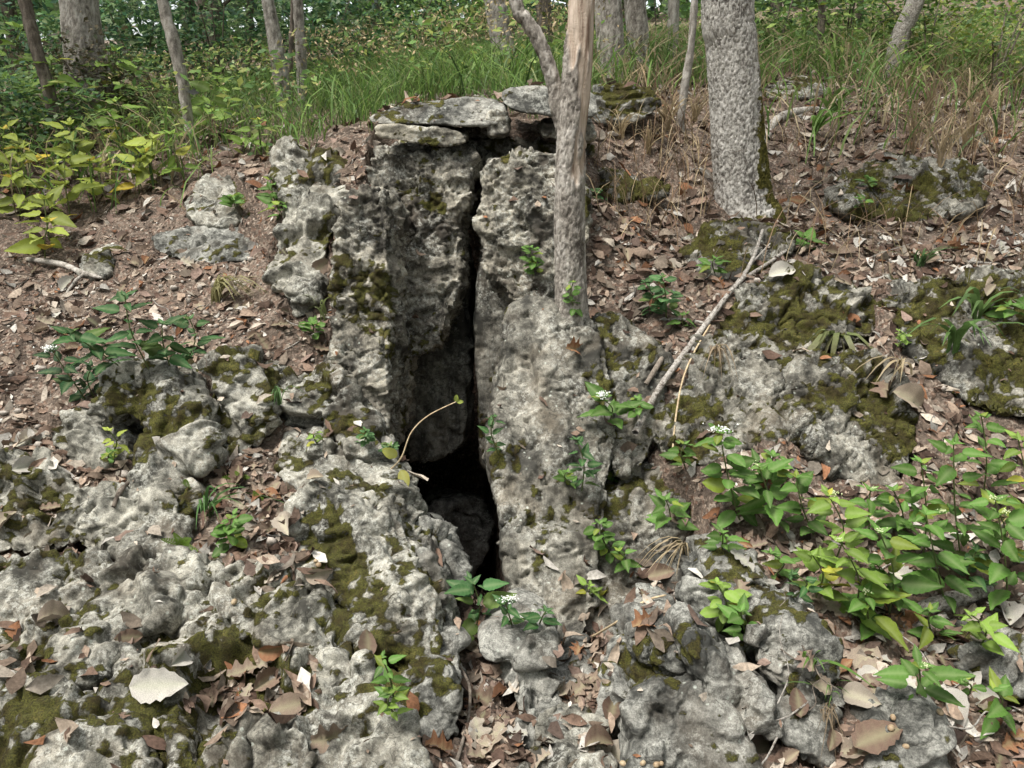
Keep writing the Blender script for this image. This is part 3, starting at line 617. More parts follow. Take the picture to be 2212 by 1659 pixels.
# ------------------------------------------------------------------ casting onto rocks and ground
bpy.context.view_layer.update()
DG = bpy.context.evaluated_depsgraph_get()
def cast(px, py):
    ok, loc, nrm, idx, ob, mw = sc.ray_cast(DG, Vector(CAM), Vector(ray(px, py)).normalized())
    return (np.array(loc), np.array(nrm), ob) if ok else (None, None, None)
def drop(x, y, z=8.0):
    ok, loc, nrm, idx, ob, mw = sc.ray_cast(DG, Vector((x, y, z)), Vector((0, 0, -1)))
    return (np.array(loc), np.array(nrm), ob) if ok else (None, None, None)
def proj(p):
    d = np.asarray(p) - CAM; k = d @ FWD
    return W0 / 2 + F * d[0] / k, H0 / 2 - F * (d @ UP) / k
def depth(p): return float((np.asarray(p) - CAM) @ FWD)
def unit(v): v = np.asarray(v, float); return v / max(np.linalg.norm(v), 1e-9)
def resample(pts, n):
    pts = np.asarray(pts, float); seg = np.linalg.norm(np.diff(pts[:, :3], axis=0), axis=1); t = np.concatenate([[0], np.cumsum(seg)])
    # smooth path (Catmull-Rom through the points)
    u = np.linspace(0, t[-1], n); out = []
    for x in u:
        i = min(max(np.searchsorted(t, x) - 1, 0), len(pts) - 2); f = (x - t[i]) / max(t[i + 1] - t[i], 1e-9)
        p0 = pts[max(i - 1, 0)]; p1 = pts[i]; p2 = pts[i + 1]; p3 = pts[min(i + 2, len(pts) - 1)]
        out.append(0.5 * (2 * p1 + (p2 - p0) * f + (2 * p0 - 5 * p1 + 4 * p2 - p3) * f ** 2 + (3 * p1 - p0 - 3 * p2 + p3) * f ** 3))
    return np.array(out)
def tube(path, k=8, wob=0.0, cap=True):
    """path rows: x y z r -> verts, quads"""
    path = np.asarray(path, float); n = len(path); T = np.gradient(path[:, :3], axis=0); T /= np.maximum(np.linalg.norm(T, axis=1, keepdims=True), 1e-9)
    ref = np.array([0.13, -1.0, 0.07]) if abs(T[:, 2]).mean() > 0.5 else np.array([0.05, 0.1, 1.0])
    U = np.cross(T, ref); U /= np.linalg.norm(U, axis=1, keepdims=True); Vv = np.cross(T, U)
    a = np.linspace(0, 2 * math.pi, k, endpoint=False)
    r = path[:, 3][:, None] * (1 + wob * R.normal(size=(n, k)))
    V = path[:, None, :3] + r[..., None] * (np.cos(a)[None, :, None] * U[:, None] + np.sin(a)[None, :, None] * Vv[:, None])
    i = (np.arange(n - 1)[:, None] * k + np.arange(k)[None]); j = np.arange(n - 1)[:, None] * k + (np.arange(k)[None] + 1) % k
    Fq = np.stack([i, j, j + k, i + k], 2).reshape(-1, 4)
    return V.reshape(-1, 3), Fq
def tube_mesh(name, path, mat, k=7, wob=0.0, n=None, attrs=True):
    p = resample(path, n) if n else np.asarray(path, float)
    p[-1, 3] *= 0.15 if True else 1
    v, f = tube(p, k, wob); org = p[0, :3].copy()
    z = np.zeros(len(v))
    return mesh_np(name, v - org, f, mat, attrs=dict(moss=z - 1, groove=z, bare=z)), org

# ------------------------------------------------------------------ foliage clouds
def leaf_cards(C, size, col, flat=0.5, asp=0.55, droop=0.2):
    """C centres (n,3): a folded pointed leaf of two faces each"""
    n = len(C); size = np.broadcast_to(size, n)
    d = R.normal(size=(n, 3)); d[:, 2] = d[:, 2] * (1 - flat) - droop; d /= np.linalg.norm(d, axis=1, keepdims=True)
    up = R.normal(size=(n, 3)) * (1 - flat) * 0.9; up[:, 2] += 1; up[:, 1] -= 0.25
    sd = np.cross(d, up); sd /= np.maximum(np.linalg.norm(sd, axis=1, keepdims=True), 1e-6); nn = np.cross(sd, d)
    L = size[:, None]
    b = C - d * L * 0.5; t = C + d * L * 0.5; m = C - d * L * 0.06 - nn * L * 0.05
    l = m + sd * L * asp * 0.5 + nn * L * 0.09; r = m - sd * L * asp * 0.5 + nn * L * 0.09
    V = np.stack([b, l, t, r], 1).reshape(-1, 3); i = np.arange(n) * 4
    Fq = np.stack([np.stack([i, i + 1, i + 2], 1), np.stack([i, i + 2, i + 3], 1)], 1).reshape(-1, 3)
    return V, Fq, np.repeat(col, 4, 0)
def pick_cols(n, pal, jit=0.18):
    pal = np.array(pal); c = pal[R.integers(0, len(pal), n)] * (1 + jit * R.normal(size=(n, 1))); return np.clip(c, 0.004, 0.9)
GREEN_D = [(0.055, 0.125, 0.055), (0.075, 0.165, 0.065), (0.10, 0.20, 0.07), (0.14, 0.25, 0.08), (0.075, 0.17, 0.095), (0.21, 0.31, 0.12), (0.28, 0.36, 0.18)]
GREEN_M = [(0.12, 0.22, 0.055), (0.16, 0.27, 0.065), (0.21, 0.32, 0.08), (0.09, 0.18, 0.05)]
GREEN_Y = [(0.20, 0.27, 0.045), (0.25, 0.30, 0.05), (0.16, 0.24, 0.045), (0.30, 0.31, 0.07)]
def cloud(center, rad3, n, clumps, size, pal, flat=0.5):
    c = R.normal(size=(clumps, 3)); c /= np.linalg.norm(c, axis=1, keepdims=True); c *= R.random((clumps, 1)) ** 0.45
    c = np.asarray(center) + c * np.asarray(rad3)
    k = R.integers(0, clumps, n); sp = np.mean(rad3) * 0.20
    P = c[k] + R.normal(size=(n, 3)) * sp * np.array([1.2, 1.2, 0.6])
    tint = 1 + 0.28 * R.normal(size=(clumps, 1))
    col = np.clip(pick_cols(n, pal) * np.clip(tint, 0.45, 1.7)[k], 0.004, 0.8)
    return leaf_cards(P, size * (0.6 + 0.8 * R.random(n)), col, flat), c

# ------------------------------------------------------------------ trees
def trunk_mesh(name, path, mat, style, fine=0.012, ztop=None, mossf=None, baref=None):
    """path rows x y z r; the part below ztop is finely meshed and carries the bark relief"""
    path = np.asarray(path, float)
    L = np.linalg.norm(np.diff(path[:, :3], axis=0), axis=1).sum()
    dense = resample(path, 200)
    zz = dense[:, 2]; out = [dense[0]]; acc = 0
    seg = np.linalg.norm(np.diff(dense[:, :3], axis=0), axis=1)
    cum = np.concatenate([[0], np.cumsum(seg)]); s_ = 0; us = [0.0]
    while s_ < cum[-1]:
        zc = np.interp(s_, cum, zz); s_ += fine if (ztop is None or zc < ztop) else fine * 10; us.append(min(s_, cum[-1]))
    us = np.unique(np.array(us)); p = np.stack([np.interp(us, cum, dense[:, j]) for j in range(4)], 1)
    rm = p[:, 3].max(); k = int(min(max(2 * math.pi * rm / fine, 10), 150))
    v, f = tube(p, k); n = len(p)
    cen = np.repeat(p[:, :3], k, 0); rr = np.repeat(p[:, 3], k); dirn = (v - cen) / rr[:, None]
    ang = np.tile(np.arange(k) * 2 * math.pi / k, n); s1 = np.repeat(us, k)
    Q = np.stack([dirn[:, 0] * rm, dirn[:, 1] * rm, s1], 1); Qw = Q + 0.02 * np.stack([fbm(Q * 14 + 7 * j, 2, 40 + j) for j in range(3)], 1)
    low = fbm(Q * np.array([5, 5, 1.5]), 2, 50)
    gro = np.zeros(len(v)); bare = np.zeros(len(v)); moss = np.full(len(v), -1.0)
    if style == 'block':
        f1, f2 = worley(Qw * np.array([36, 36, 19]), 3); e = f2 - f1
        gro = 0.9 * (1 - sstep(0.03, 0.15, e)) * (0.5 + 0.5 * sstep(-0.3, 0.3, low)); dsp = 0.0065 * sstep(0.0, 0.14, e) + 0.004 * fbm(Q * np.array([60, 60, 40]), 3, 9)
    elif style == 'furrow':
        f1, f2 = worley(Qw * np.array([46, 46, 15]), 5); e = f2 - f1
        gro = 0.7 * (1 - sstep(0.03, 0.18, e)); dsp = 0.005 * sstep(0.0, 0.12, e) + 0.004 * fbm(Q * np.array([70, 70, 30]), 3, 9)
    else:
        e = fbm(Q * np.array([40, 40, 14]), 3, 6); dsp = 0.006 * e; gro = 0.5 * sstep(0.05, -0.25, e)
    if baref is not None:
        bare = baref(v, ang, Q); dsp = dsp * (1 - bare) - 0.008 * bare + bare * 0.003 * fbm(Q * np.array([50, 50, 5]), 3, 17); gro = gro * (1 - bare)
    if mossf is not None: moss = mossf(v, dirn); dsp = dsp + 0.006 * sstep(0.2, 0.6, moss)
    v = v + dirn * (dsp + 0.04 * rm * low)[:, None]
    org = p[0, :3].copy()
    return mesh_np(name, v - org, f, mat, attrs=dict(moss=moss, groove=gro * 0.75, bare=bare)), org
def tree(name, label, pts, Y, mat='bark', style='furrow', fine=0.016, height=7.5, crown=(1.6, 1.6, 1.3), nleaf=700, mossf=None, baref=None, limbs=(), group=None, dYdz=0.0, pal=GREEN_M, cat='tree'):
    """pts: (px, py, width px) from base upward at distance Y"""
    path = []
    for (a, b, w) in pts:
        p = at(a, b, Y); path.append([*p, 0.5 * w * depth(p) / F])
    p0 = np.array(path[0]); g = drop(p0[0], p0[1]); zg = g[0][2] if g[0] is not None else p0[2]
    root = p0.copy(); root[2] = min(zg, p0[2]) - 0.25; root[3] *= 1.35
    if p0[2] - zg > 0.05: path.insert(0, [p0[0], p0[1], zg, p0[3] * 1.12])
    path.insert(0, list(root))
    last = np.array(path[-1]); prev = np.array(path[-2]); d = unit(last[:3] - prev[:3]); d = unit(d + np.array([0, 0, 0.8]))
    ztop = last[2] + 0.25
    hh = max(height - last[2], 1.5)
    for q in (0.25, 0.6, 1.0):
        path.append([*(last[:3] + d * hh * q + 0.12 * q * np.array([math.sin(a), math.cos(b), 0])), last[3] * (1 - 0.7 * q)])
    o = empty(name, (p0[0], p0[1], zg)); tag(o, label, cat, group)
    me, org = trunk_mesh('trunk', path, M[mat], style, fine, ztop, mossf, baref)
    link('trunk', me, o, org - np.array(o.location))
    tip = np.array(path[-1][:3])
    for lp, lY in limbs:
        pp = [[*at(a, b, lY), 0.5 * w * depth(at(a, b, lY)) / F] for a, b, w in lp]
        e = np.array(pp[-1]); dd = unit(e[:3] - np.array(pp[-2][:3]) + np.array([0, 0, 0.1])); pp += [[*(e[:3] + dd * 0.8), e[3] * 0.8], [*(e[:3] + dd * 2.5 + (0, 0, .4)), e[3] * 0.3]]
        lm, lo = trunk_mesh('limb', pp, M[mat], style, fine, ztop)
        link('limb', lm, o, lo - np.array(o.location))
    if nleaf:
        for j in range(3):
            a = j * 2.1 + p0[0]; q = 0.55 + 0.18 * j; st = last[:3] + d * hh * q
            en = st + np.array([math.cos(a) * crown[0] * 0.8, math.sin(a) * crown[1] * 0.8, 0.7])
            lm, lo = tube_mesh('limb', [[*st, last[3] * 0.35], [*(0.5 * (st + en) + (0, 0, 0.2)), last[3] * 0.25], [*en, last[3] * 0.1]], M[mat], 6, 0, 8)
            link('limb', lm, o, lo - np.array(o.location))
        (V, Fq, c), _ = cloud(tip, crown, nleaf, 26, 0.16, pal)
        link('crown', mesh_np('crown', V - tip, Fq, M['foliage'], cols=c), o, tip - np.array(o.location))
    return o
def oak_moss(v, dirn):
    zz = v[:, 2]; f = (zz - zz.min())
    side = dirn[:, 0] * 0.9 - dirn[:, 1] * 0.25
    nz = fbm(v * 9, 3, 61); side = side + 0.35 * sstep(0.9, 0.25, f) + 0.5 * nz
    return 1.2 * sstep(0.55, 1.05, side) * sstep(1.9, 0.6, f + 0.6 * nz) - 0.12
def dead_bare(v, ang, Q):
    z = v[:, 2]; n1 = fbm(Q * np.array([9, 9, 3]), 3, 77); side = (v[:, 0] - np.interp(z, [0.6, 2.6], [0.25, 0.33])) / 0.08
    return sstep(0.05, 0.20, (z - 1.44) * 1.2 + 0.75 * n1 + 0.10 * side)
tree('dead_tree', 'bark-stripped tree with a forked limb growing on the crag beside the crevice',
     [(1234,700,72),(1232,600,62),(1230,480,62),(1234,340,62),(1246,200,66),(1254,80,66),(1258,-20,66)], 3.30, 'bark', 'furrow', 0.008, 6.0, (1.2,1.2,0.9), 350, baref=dead_bare,
     limbs=[([(1225,300,34),(1206,230,31),(1194,170,27),(1165,90,26),(1135,40,24),(1108,-20,23)], 3.36)])
tree('oak_tree', 'large oak with blocky grey bark and a mossy right flank on the leafy slope',
     [(1616,492,150),(1607,455,124),(1601,410,111),(1594,330,106),(1586,200,103),(1578,80,102),(1572,-20,104)], 4.62, 'oakbark', 'block', 0.0072, 9.0, (2.6,2.6,1.6), 900, mossf=oak_moss)
tree('large_tree', 'thick ridged grey trunk far back among the brush left of the leaning saplings', [(196,190,98),(186,130,86),(174,50,78),(166,-20,74)], 7.5, 'bark', 'furrow', 0.02, 10, (3,3,2), 900)
SL = [('slender leaning trunk rising from grass above the yellow-green saplings', [(412,300,20),(404,240,22),(393,170,25),(372,80,27),(348,-15,23)], 6.1, 'bark'),
 ('slim grey trunk at the left of the pair behind the tall grass', [(618,245,30),(610,190,31),(598,110,31),(582,20,25),(575,-20,24)], 7.2, 'bark'),
 ('thin straight trunk at the right of the pair behind the tall grass', [(656,240,20),(652,170,22),(649,90,23),(642,-20,21)], 7.6, 'bark'),
 ('very thin dark trunk between the pair behind the tall grass', [(626,180,12),(628,110,12),(634,-20,11)], 8.0, 'brownbark'),
 ('leaning dark trunk among the brush below the thick ridged trunk', [(122,290,24),(104,190,26),(80,110,26),(48,-20,25)], 6.4, 'brownbark'),
 ('smooth pale trunk standing in tall grass behind the flat cap stone', [(1098,165,50),(1084,90,46),(1072,20,46),(1066,-20,44)], 7.4, 'bark'),
 ('dark trunk half hidden behind the forked limb', [(1180,120,34),(1176,40,32),(1172,-20,32)], 8.4, 'brownbark'),
 ('broad pale trunk just behind the bark-stripped tree', [(1322,190,60),(1318,90,57),(1314,-20,56)], 7.0, 'bark'),
 ('pale trunk in tall grass between the bark-stripped tree and the oak', [(1382,170,46),(1376,60,45),(1372,-20,44)], 7.8, 'bark'),
 ('narrow grey trunk left of the oak', [(1452,150,24),(1454,60,24),(1456,-20,24)], 9.0, 'bark'),
 ('crooked pale sapling trunk close to the left of the oak', [(1472,240,17),(1482,170,18),(1494,90,16),(1502,-20,15)], 5.7, 'bark'),
 ('thin brown trunk in the green thicket right of the oak', [(1770,110,16),(1774,50,16),(1778,-20,15)], 9.0, 'brownbark'),
 ('thin trunk behind the thicket beside the pale broken stub', [(1852,90,13),(1856,40,13),(1862,-20,12)], 10.0, 'brownbark'),
 ('dim brown trunk in the shade beyond the slender leaning trunk', [(460,190,26),(462,90,26),(466,-20,25)], 11.5, 'brownbark'),
 ('thin dim trunk in the deep shade left of the slim pair', [(535,170,16),(538,80,16),(540,-20,15)], 12.5, 'brownbark')]
for lb, pts, Yd, mt in SL:
    tree('slender_tree', lb, pts, Yd, mt, 'furrow' if pts[0][2] > 28 else 'fine', 0.016 if Yd < 8 else 0.022, 7.5, (1.5,1.5,1.1), 180, group='slender trees of the wood')
# pale broken stub
p = [[*at(1930,150,8.2),0.10],[*at(1945,80,8.2),0.09],[*at(1975,10,8.2),0.08],[*at(1985,-40,8.2),0.075]]; p.insert(0,[p[0][0]-0.05,p[0][1],p[0][2]-0.5,0.11])
me, org = trunk_mesh('snag', p, M['twig'], 'fine', 0.02); o = link('snag', me, None, org); tag(o, 'pale leaning broken snag in the thicket right of the oak', 'snag')

# the wood all round: unseen trees added behind and beside the camera block low light, understory in front
def wood_tree(x, y, h, cr, n, size, pal, label, name='unseen_light_block_tree', trunk_r=0.12, low=0.35, clumps=40, flat=0.45, group='unseen trees added to block low sky light'):
    g = drop(x, y); z = g[0][2] if g[0] is not None else 0
    o = empty(name, (x, y, z)); tag(o, label, 'tree', group)
    pp = [[x, y, z - 0.3, trunk_r * 1.3], [x + 0.05, y, z + 0.3 * h, trunk_r], [x - 0.05, y + 0.05, z + 0.65 * h, trunk_r * 0.7], [x, y, z + h * 0.95, trunk_r * 0.2]]
    me, org = tube_mesh('trunk', pp, M['brownbark'], 9, 0.03, 16); link('trunk', me, o, org - np.array(o.location))
    cz = z + h * (0.5 + low / 2); rz = h * (1 - low) / 2
    (V, Fq, c), tips = cloud((x, y, cz), (cr, cr, rz), n, clumps, size, pal, flat)
    for j in range(5):
        st = np.array([x, y, z + h * (low + 0.1 * j)]); en = tips[j * 3]
        lm, lo = tube_mesh('limb', [[*st, trunk_r * 0.4], [*(0.5 * (st + en) + (0, 0, 0.1)), trunk_r * 0.25], [*en, trunk_r * 0.08]], M['brownbark'], 5, 0, 6); link('limb', lm, o, lo - np.array(o.location))
    org = np.array([x, y, cz]); link('crown', mesh_np('crown', V - org, Fq, M['foliage'], cols=c), o, org - np.array(o.location))
    return o
UL = [(-4.6,12.0,5.5,2.0),(-7.4,12.5,6.0,2.2),(-2.2,13.5,5.5,2.0),(-0.6,15.5,5.0,2.2),(-9.8,14.5,6.5,2.4),(-6.0,16.5,7.0,2.6),(-3.2,18.0,7.5,2.6),(2.0,16.0,5.5,2.2),(4.6,15.0,5.5,2.2),(7.2,15.5,5.5,2.2),(10.0,15.0,5.5,2.4),(0.0,20,7,2.8),(-11.5,10.5,6,2.2),(12.5,13.5,6,2.3)]
ULB = ['dense dark green understory tree beyond the slender leaning trunk','dense dark green tree left of the thick ridged trunk','leafy dark tree behind the slim pair of trunks','shaded leafy tree above the tall grass behind the cap stone',
 'tall dark tree at the far left of the wood','bushy tree deep in the wood behind the thick ridged trunk','tall bushy tree deep in the wood behind the slim pair','pale green tree behind the pale trunks near the oak','light green tree beyond the oak',
 'light green tree beyond the thicket right of the oak','pale leafy tree at the far right of the wood','tall dim tree closing the view above the cap stone','dark leafy tree at the edge of the wood left of the saplings','leafy tree at the right edge of the slope']
for (x, y, h, cr), lb in zip(UL, ULB):
    wood_tree(x, y, h, cr, 3600, 0.15, GREEN_D if x < 1 else GREEN_D + GREEN_M, lb, 'understory_tree', 0.09, 0.02, 70, 0.5, None)
for i in range(11):  # out-of-view ring of trees, added to cut light from the low sky
    a = math.pi * (0.93 + 1.14 * i / 10); r = 8.5 + 1.5 * (i % 3); x, y = math.cos(a) * r, 2.5 + math.sin(a) * r
    wood_tree(x, y, 11, 3.0, 2400, 0.30, GREEN_M, 'tall unseen tree added behind the viewpoint to block low sky light', 'unseen_light_block_tree', 0.2, 0.15, 60)
# shrubs at ground level
def shrub(px, py, Yd, w, h, n, size, pal, label):
    p = at(px, py, Yd); g = drop(p[0], p[1]); b = g[0]
    o = empty('shrub', b); tag(o, label, 'shrub', None)
    (V, Fq, c), tips = cloud(b + (0, 0, h * 0.55), (w, w * 0.8, h * 0.5), n, 30, size, pal, 0.55)
    link('foliage', mesh_np('foliage', V - b, Fq, M['foliage'], cols=c), o, (0, 0, 0))
    for j in range(5):
        lm, lo = tube_mesh('stem', [[*(b - (0, 0, .08)), 0.012], [*(0.5 * (b + tips[j]) + (0, 0, .08)), 0.009], [*tips[j], 0.004]], M['brownbark'], 5, 0, 6); link('stem', lm, o, lo - b)
    return o
SH = [(60,230,10.5,1.0,1.5,GREEN_D,'dark leafy shrub under the thick ridged trunk'),(310,210,10,0.9,1.3,GREEN_D,'dark green shrub between the thick trunk and the leaning one'),(480,215,10,1.0,1.4,GREEN_D,'dark shrub right of the slender leaning trunk'),
 (700,205,10,1.1,1.3,GREEN_D,'leafy dark shrub right of the slim pair of trunks'),(860,150,11,1.2,1.3,GREEN_D+GREEN_M,'green shrub above the tall grass'),(1000,120,12,1.2,1.4,GREEN_M,'light green shrub beyond the tall grass'),
 (1420,110,10,1.0,1.2,GREEN_M,'green shrub behind the narrow grey trunk'),(1680,90,9.5,1.0,1.2,GREEN_M,'green thicket shrub beside the oak'),(1830,80,9.5,1.0,1.2,GREEN_M,'green thicket shrub behind the thin brown trunk'),
 (2010,90,8.5,0.9,1.1,GREEN_M+GREEN_Y,'bright thicket shrub right of the pale snag'),(2160,110,7.6,0.7,1.0,GREEN_M+GREEN_Y,'bright leafy shrub at the top of the right slope'),(20,330,6.4,0.6,0.9,GREEN_M+GREEN_D,'mid green shrub behind the yellow-green saplings'),
 (230,290,7.2,0.7,0.8,[(0.10,0.09,0.05),(0.08,0.10,0.04),(0.16,0.13,0.07)],'brownish thinning shrub behind the yellow-green saplings')]
for a, b, Yd, w, h, pal, lb in SH: shrub(a, b, Yd, w, h, 2200 if a < 1100 else 1100, 0.075 if Yd > 8.2 else 0.05, pal, lb)
# far wood closing the horizon
n = 26000; th = R.uniform(0.12, math.pi - 0.12, n); rr = R.uniform(24, 34, n); fx, fy = np.cos(th) * rr, np.sin(th) * rr
fz = hbase(fx, fy) + R.random(n) ** 1.3 * 11
V, Fq, c = leaf_cards(np.stack([fx, fy, fz], 1), 0.55 * (0.6 + R.random(n)), pick_cols(n, GREEN_D + GREEN_M + [(0.16, 0.24, 0.10), (0.2, 0.28, 0.14)], 0.3), 0.3, 0.7)
o = link('distant_woods', mesh_np('distant_woods', V, Fq, M['foliage'], cols=c)); tag(o, 'distant green woodland closing the view', 'woods', None, 'stuff')

# ------------------------------------------------------------------ grass
def blades(base, length, width, lean, col, seg=4, droop=0.6, tipcol=None):
    """n curved tapered blades -> verts, quads, cols. lean (n,2) horizontal reach per length"""
    n = len(base); t = np.linspace(0, 1, seg + 1)
    L = length[:, None]; reach = (t ** 1.6)[None] ; rise = (t - droop * 0.55 * t ** 2.6)[None]
    hx = lean[:, 0:1] * reach * L; hy = lean[:, 1:2] * reach * L; hz = rise * L
    C = base[:, None, :] + np.stack([hx, hy, hz], 2)
    a = R.random(n) * 2 * math.pi; sd = np.stack([np.cos(a), np.sin(a), np.zeros(n)], 1)
    w = width[:, None] * np.array([0.55, 1.0, 0.95, 0.6, 0.06] if seg == 4 else np.interp(t, [0, .3, .7, 1], [0.6, 1, 0.8, 0.05]))[None]
    Lf = C + sd[:, None] * w[..., None] * 0.5; Rt = C - sd[:, None] * w[..., None] * 0.5
    V = np.stack([Lf, Rt], 2).reshape(-1, 3); m = 2 * (seg + 1)
    i = (np.arange(n) * m)[:, None] + 2 * np.arange(seg)[None]
    Fq = np.stack([i, i + 1, i + 3, i + 2], 2).reshape(-1, 4)
    cc = np.repeat(col[:, None], m, 1)
    if tipcol is not None:
        tt = np.repeat(t, 2)[None, :, None] ** 2; cc = cc * (1 - tt) + tipcol * tt
    return V, Fq, cc.reshape(-1, 3)
def scatter(nmax, xr, yr, dens):
    out = []
    xs_ = R.uniform(*xr, nmax); ys_ = R.uniform(*yr, nmax); zz = hmid(xs_, ys_)
    P = np.stack([xs_, ys_, zz], 1); d = P - CAM; k = d @ FWD; px = W0 / 2 + F * d[:, 0] / k; py = H0 / 2 - F * (d @ UP) / k
    m = R.random(nmax) < dens(px, py, xs_, ys_)
    for x, y in zip(xs_[m], ys_[m]):
        l, nn, ob = drop(x, y, 5.5)
        if l is not None: out.append((l, nn, ob))
    return out
ONG = lambda h: [q for q in h if q[2].name == 'ground']
def bx(px, a, b, s=60): return sstep(a - s, a + s, px) * (1 - sstep(b - s, b + s, px))
# tall green grass behind the cap stones
hit = ONG(scatter(46000, (-5, 3.2), (4.9, 13), lambda px, py, x, y: np.maximum(bx(px, 660, 1300) * bx(py, 60, 268, 18) * 0.95, bx(px, 250, 720) * bx(py, 120, 330, 25) * 0.42)))
B = np.array([h[0] for h in hit]); n = len(B); print('tall grass', n)
V, Fq, c = blades(B, 0.18 + 0.50 * R.random(n) ** 1.8, R.uniform(0.004, 0.013, n), R.normal(size=(n, 2)) * 0.5, pick_cols(n, [(0.13,0.22,0.05),(0.18,0.28,0.065),(0.10,0.18,0.045),(0.20,0.31,0.085),(0.12,0.22,0.06),(0.24,0.28,0.11)], 0.25), 4, 0.9)
sd_ = B[R.random(n) < 0.10]; sd_ = sd_ + np.stack([R.normal(size=len(sd_)) * 0.06, R.normal(size=len(sd_)) * 0.06, R.uniform(0.32, 0.62, len(sd_))], 1)
sd_ = np.repeat(sd_, 3, 0) + R.normal(size=(len(sd_) * 3, 3)) * 0.03
V2, F2, c2 = leaf_cards(sd_, 0.035, pick_cols(len(sd_), [(0.42,0.32,0.18),(0.5,0.40,0.24),(0.30,0.26,0.12)]), 0.3, 0.4, 0.9)
g = link('tall_grass', mesh_np('tall_grass', V, Fq, M['foliage'], cols=c)); tag(g, 'tall green grass filling the slope behind the cap stones', 'grass', None, 'stuff')
g = link('grass_seed_heads', mesh_np('grass_seed_heads', V2, F2, M['litter'], cols=c2)); tag(g, 'tan seed heads nodding over the tall green grass', 'grass', None, 'stuff')
# thicket of coarse grass on the upper right and around the saplings on the left
hit = ONG(scatter(36000, (-5.5, 8.5), (4.3, 12), lambda px, py, x, y: np.maximum(bx(px, 1300, 2400) * bx(py, 10, 205, 25) * 0.95, np.maximum(bx(px, 1640, 2400, 80) * bx(py, 160, 330, 40) * 0.16, bx(px, -60, 430) * bx(py, 300, 455, 22) * 0.30))))
B = np.array([h[0] for h in hit]); n = len(B); print('coarse grass', n)
V, Fq, c = blades(B, R.uniform(0.2, 0.8, n), R.uniform(0.007, 0.020, n), R.normal(size=(n, 2)) * 0.5, pick_cols(n, [(0.15,0.26,0.06),(0.19,0.31,0.075),(0.12,0.22,0.06),(0.25,0.34,0.11),(0.40,0.33,0.19),(0.48,0.39,0.24)]), 4, 0.9)
g = link('coarse_grass', mesh_np('coarse_grass', V, Fq, M['foliage'], cols=c)); tag(g, 'coarse broad-bladed grass in the thicket along the top of the slope', 'grass', None, 'stuff')
# broad-leaved weeds through the grass
hit = ONG(scatter(9000, (-5.5, 8.5), (4.6, 12), lambda px, py, x, y: np.maximum(bx(px, 1500, 2400) * bx(py, 10, 215, 30) * 0.32, np.maximum(bx(px, 600, 1300) * bx(py, 60, 230, 20) * 0.25, bx(px, -100, 650) * bx(py, 180, 400, 25) * 0.4))))
B = np.array([h[0] for h in hit]); B = np.repeat(B, 4, 0) + np.stack([R.normal(size=len(B) * 4) * 0.09, R.normal(size=len(B) * 4) * 0.09, R.uniform(0.05, 0.6, len(B) * 4)], 1)
V, Fq, c = leaf_cards(B, R.uniform(0.04, 0.10, len(B)), pick_cols(len(B), [(0.14,0.25,0.06),(0.19,0.30,0.075),(0.25,0.34,0.08),(0.11,0.20,0.06),(0.32,0.36,0.10)], 0.25), 0.6, 0.55)
g = link('weeds', mesh_np('weeds', V, Fq, M['foliage'], cols=c)); tag(g, 'small broad-leaved weeds mixed through the grass at the wood edge', 'weeds', None, 'stuff')
# dry straw stalks
hit = ONG(scatter(22000, (-4.5, 7), (3.4, 9), lambda px, py, x, y: np.maximum(np.maximum(bx(px, 1900, 2180, 70) * bx(py, 170, 420, 40) * 0.8, bx(px, 1290, 1520, 50) * bx(py, 200, 520, 50) * 0.7), np.maximum(bx(px, 1520, 2300, 50) * bx(py, 180, 660, 50) * 0.16, bx(px, 30, 480, 40) * bx(py, 220, 420, 30) * 0.22))))
B = np.array([h[0] for h in hit]); n = len(B); print('straw', n)
V, Fq, c = blades(B, R.uniform(0.18, 0.55, n), R.uniform(0.003, 0.008, n), R.normal(size=(n, 2)) * 0.45, pick_cols(n, [(0.42,0.32,0.19),(0.50,0.40,0.26),(0.30,0.21,0.13),(0.24,0.16,0.10)]), 4, 0.8)
g = link('dry_grass', mesh_np('dry_grass', V, Fq, M['litter'], cols=c)); tag(g, 'dry straw-coloured grass stalks on the leafy slope', 'grass', None, 'stuff')

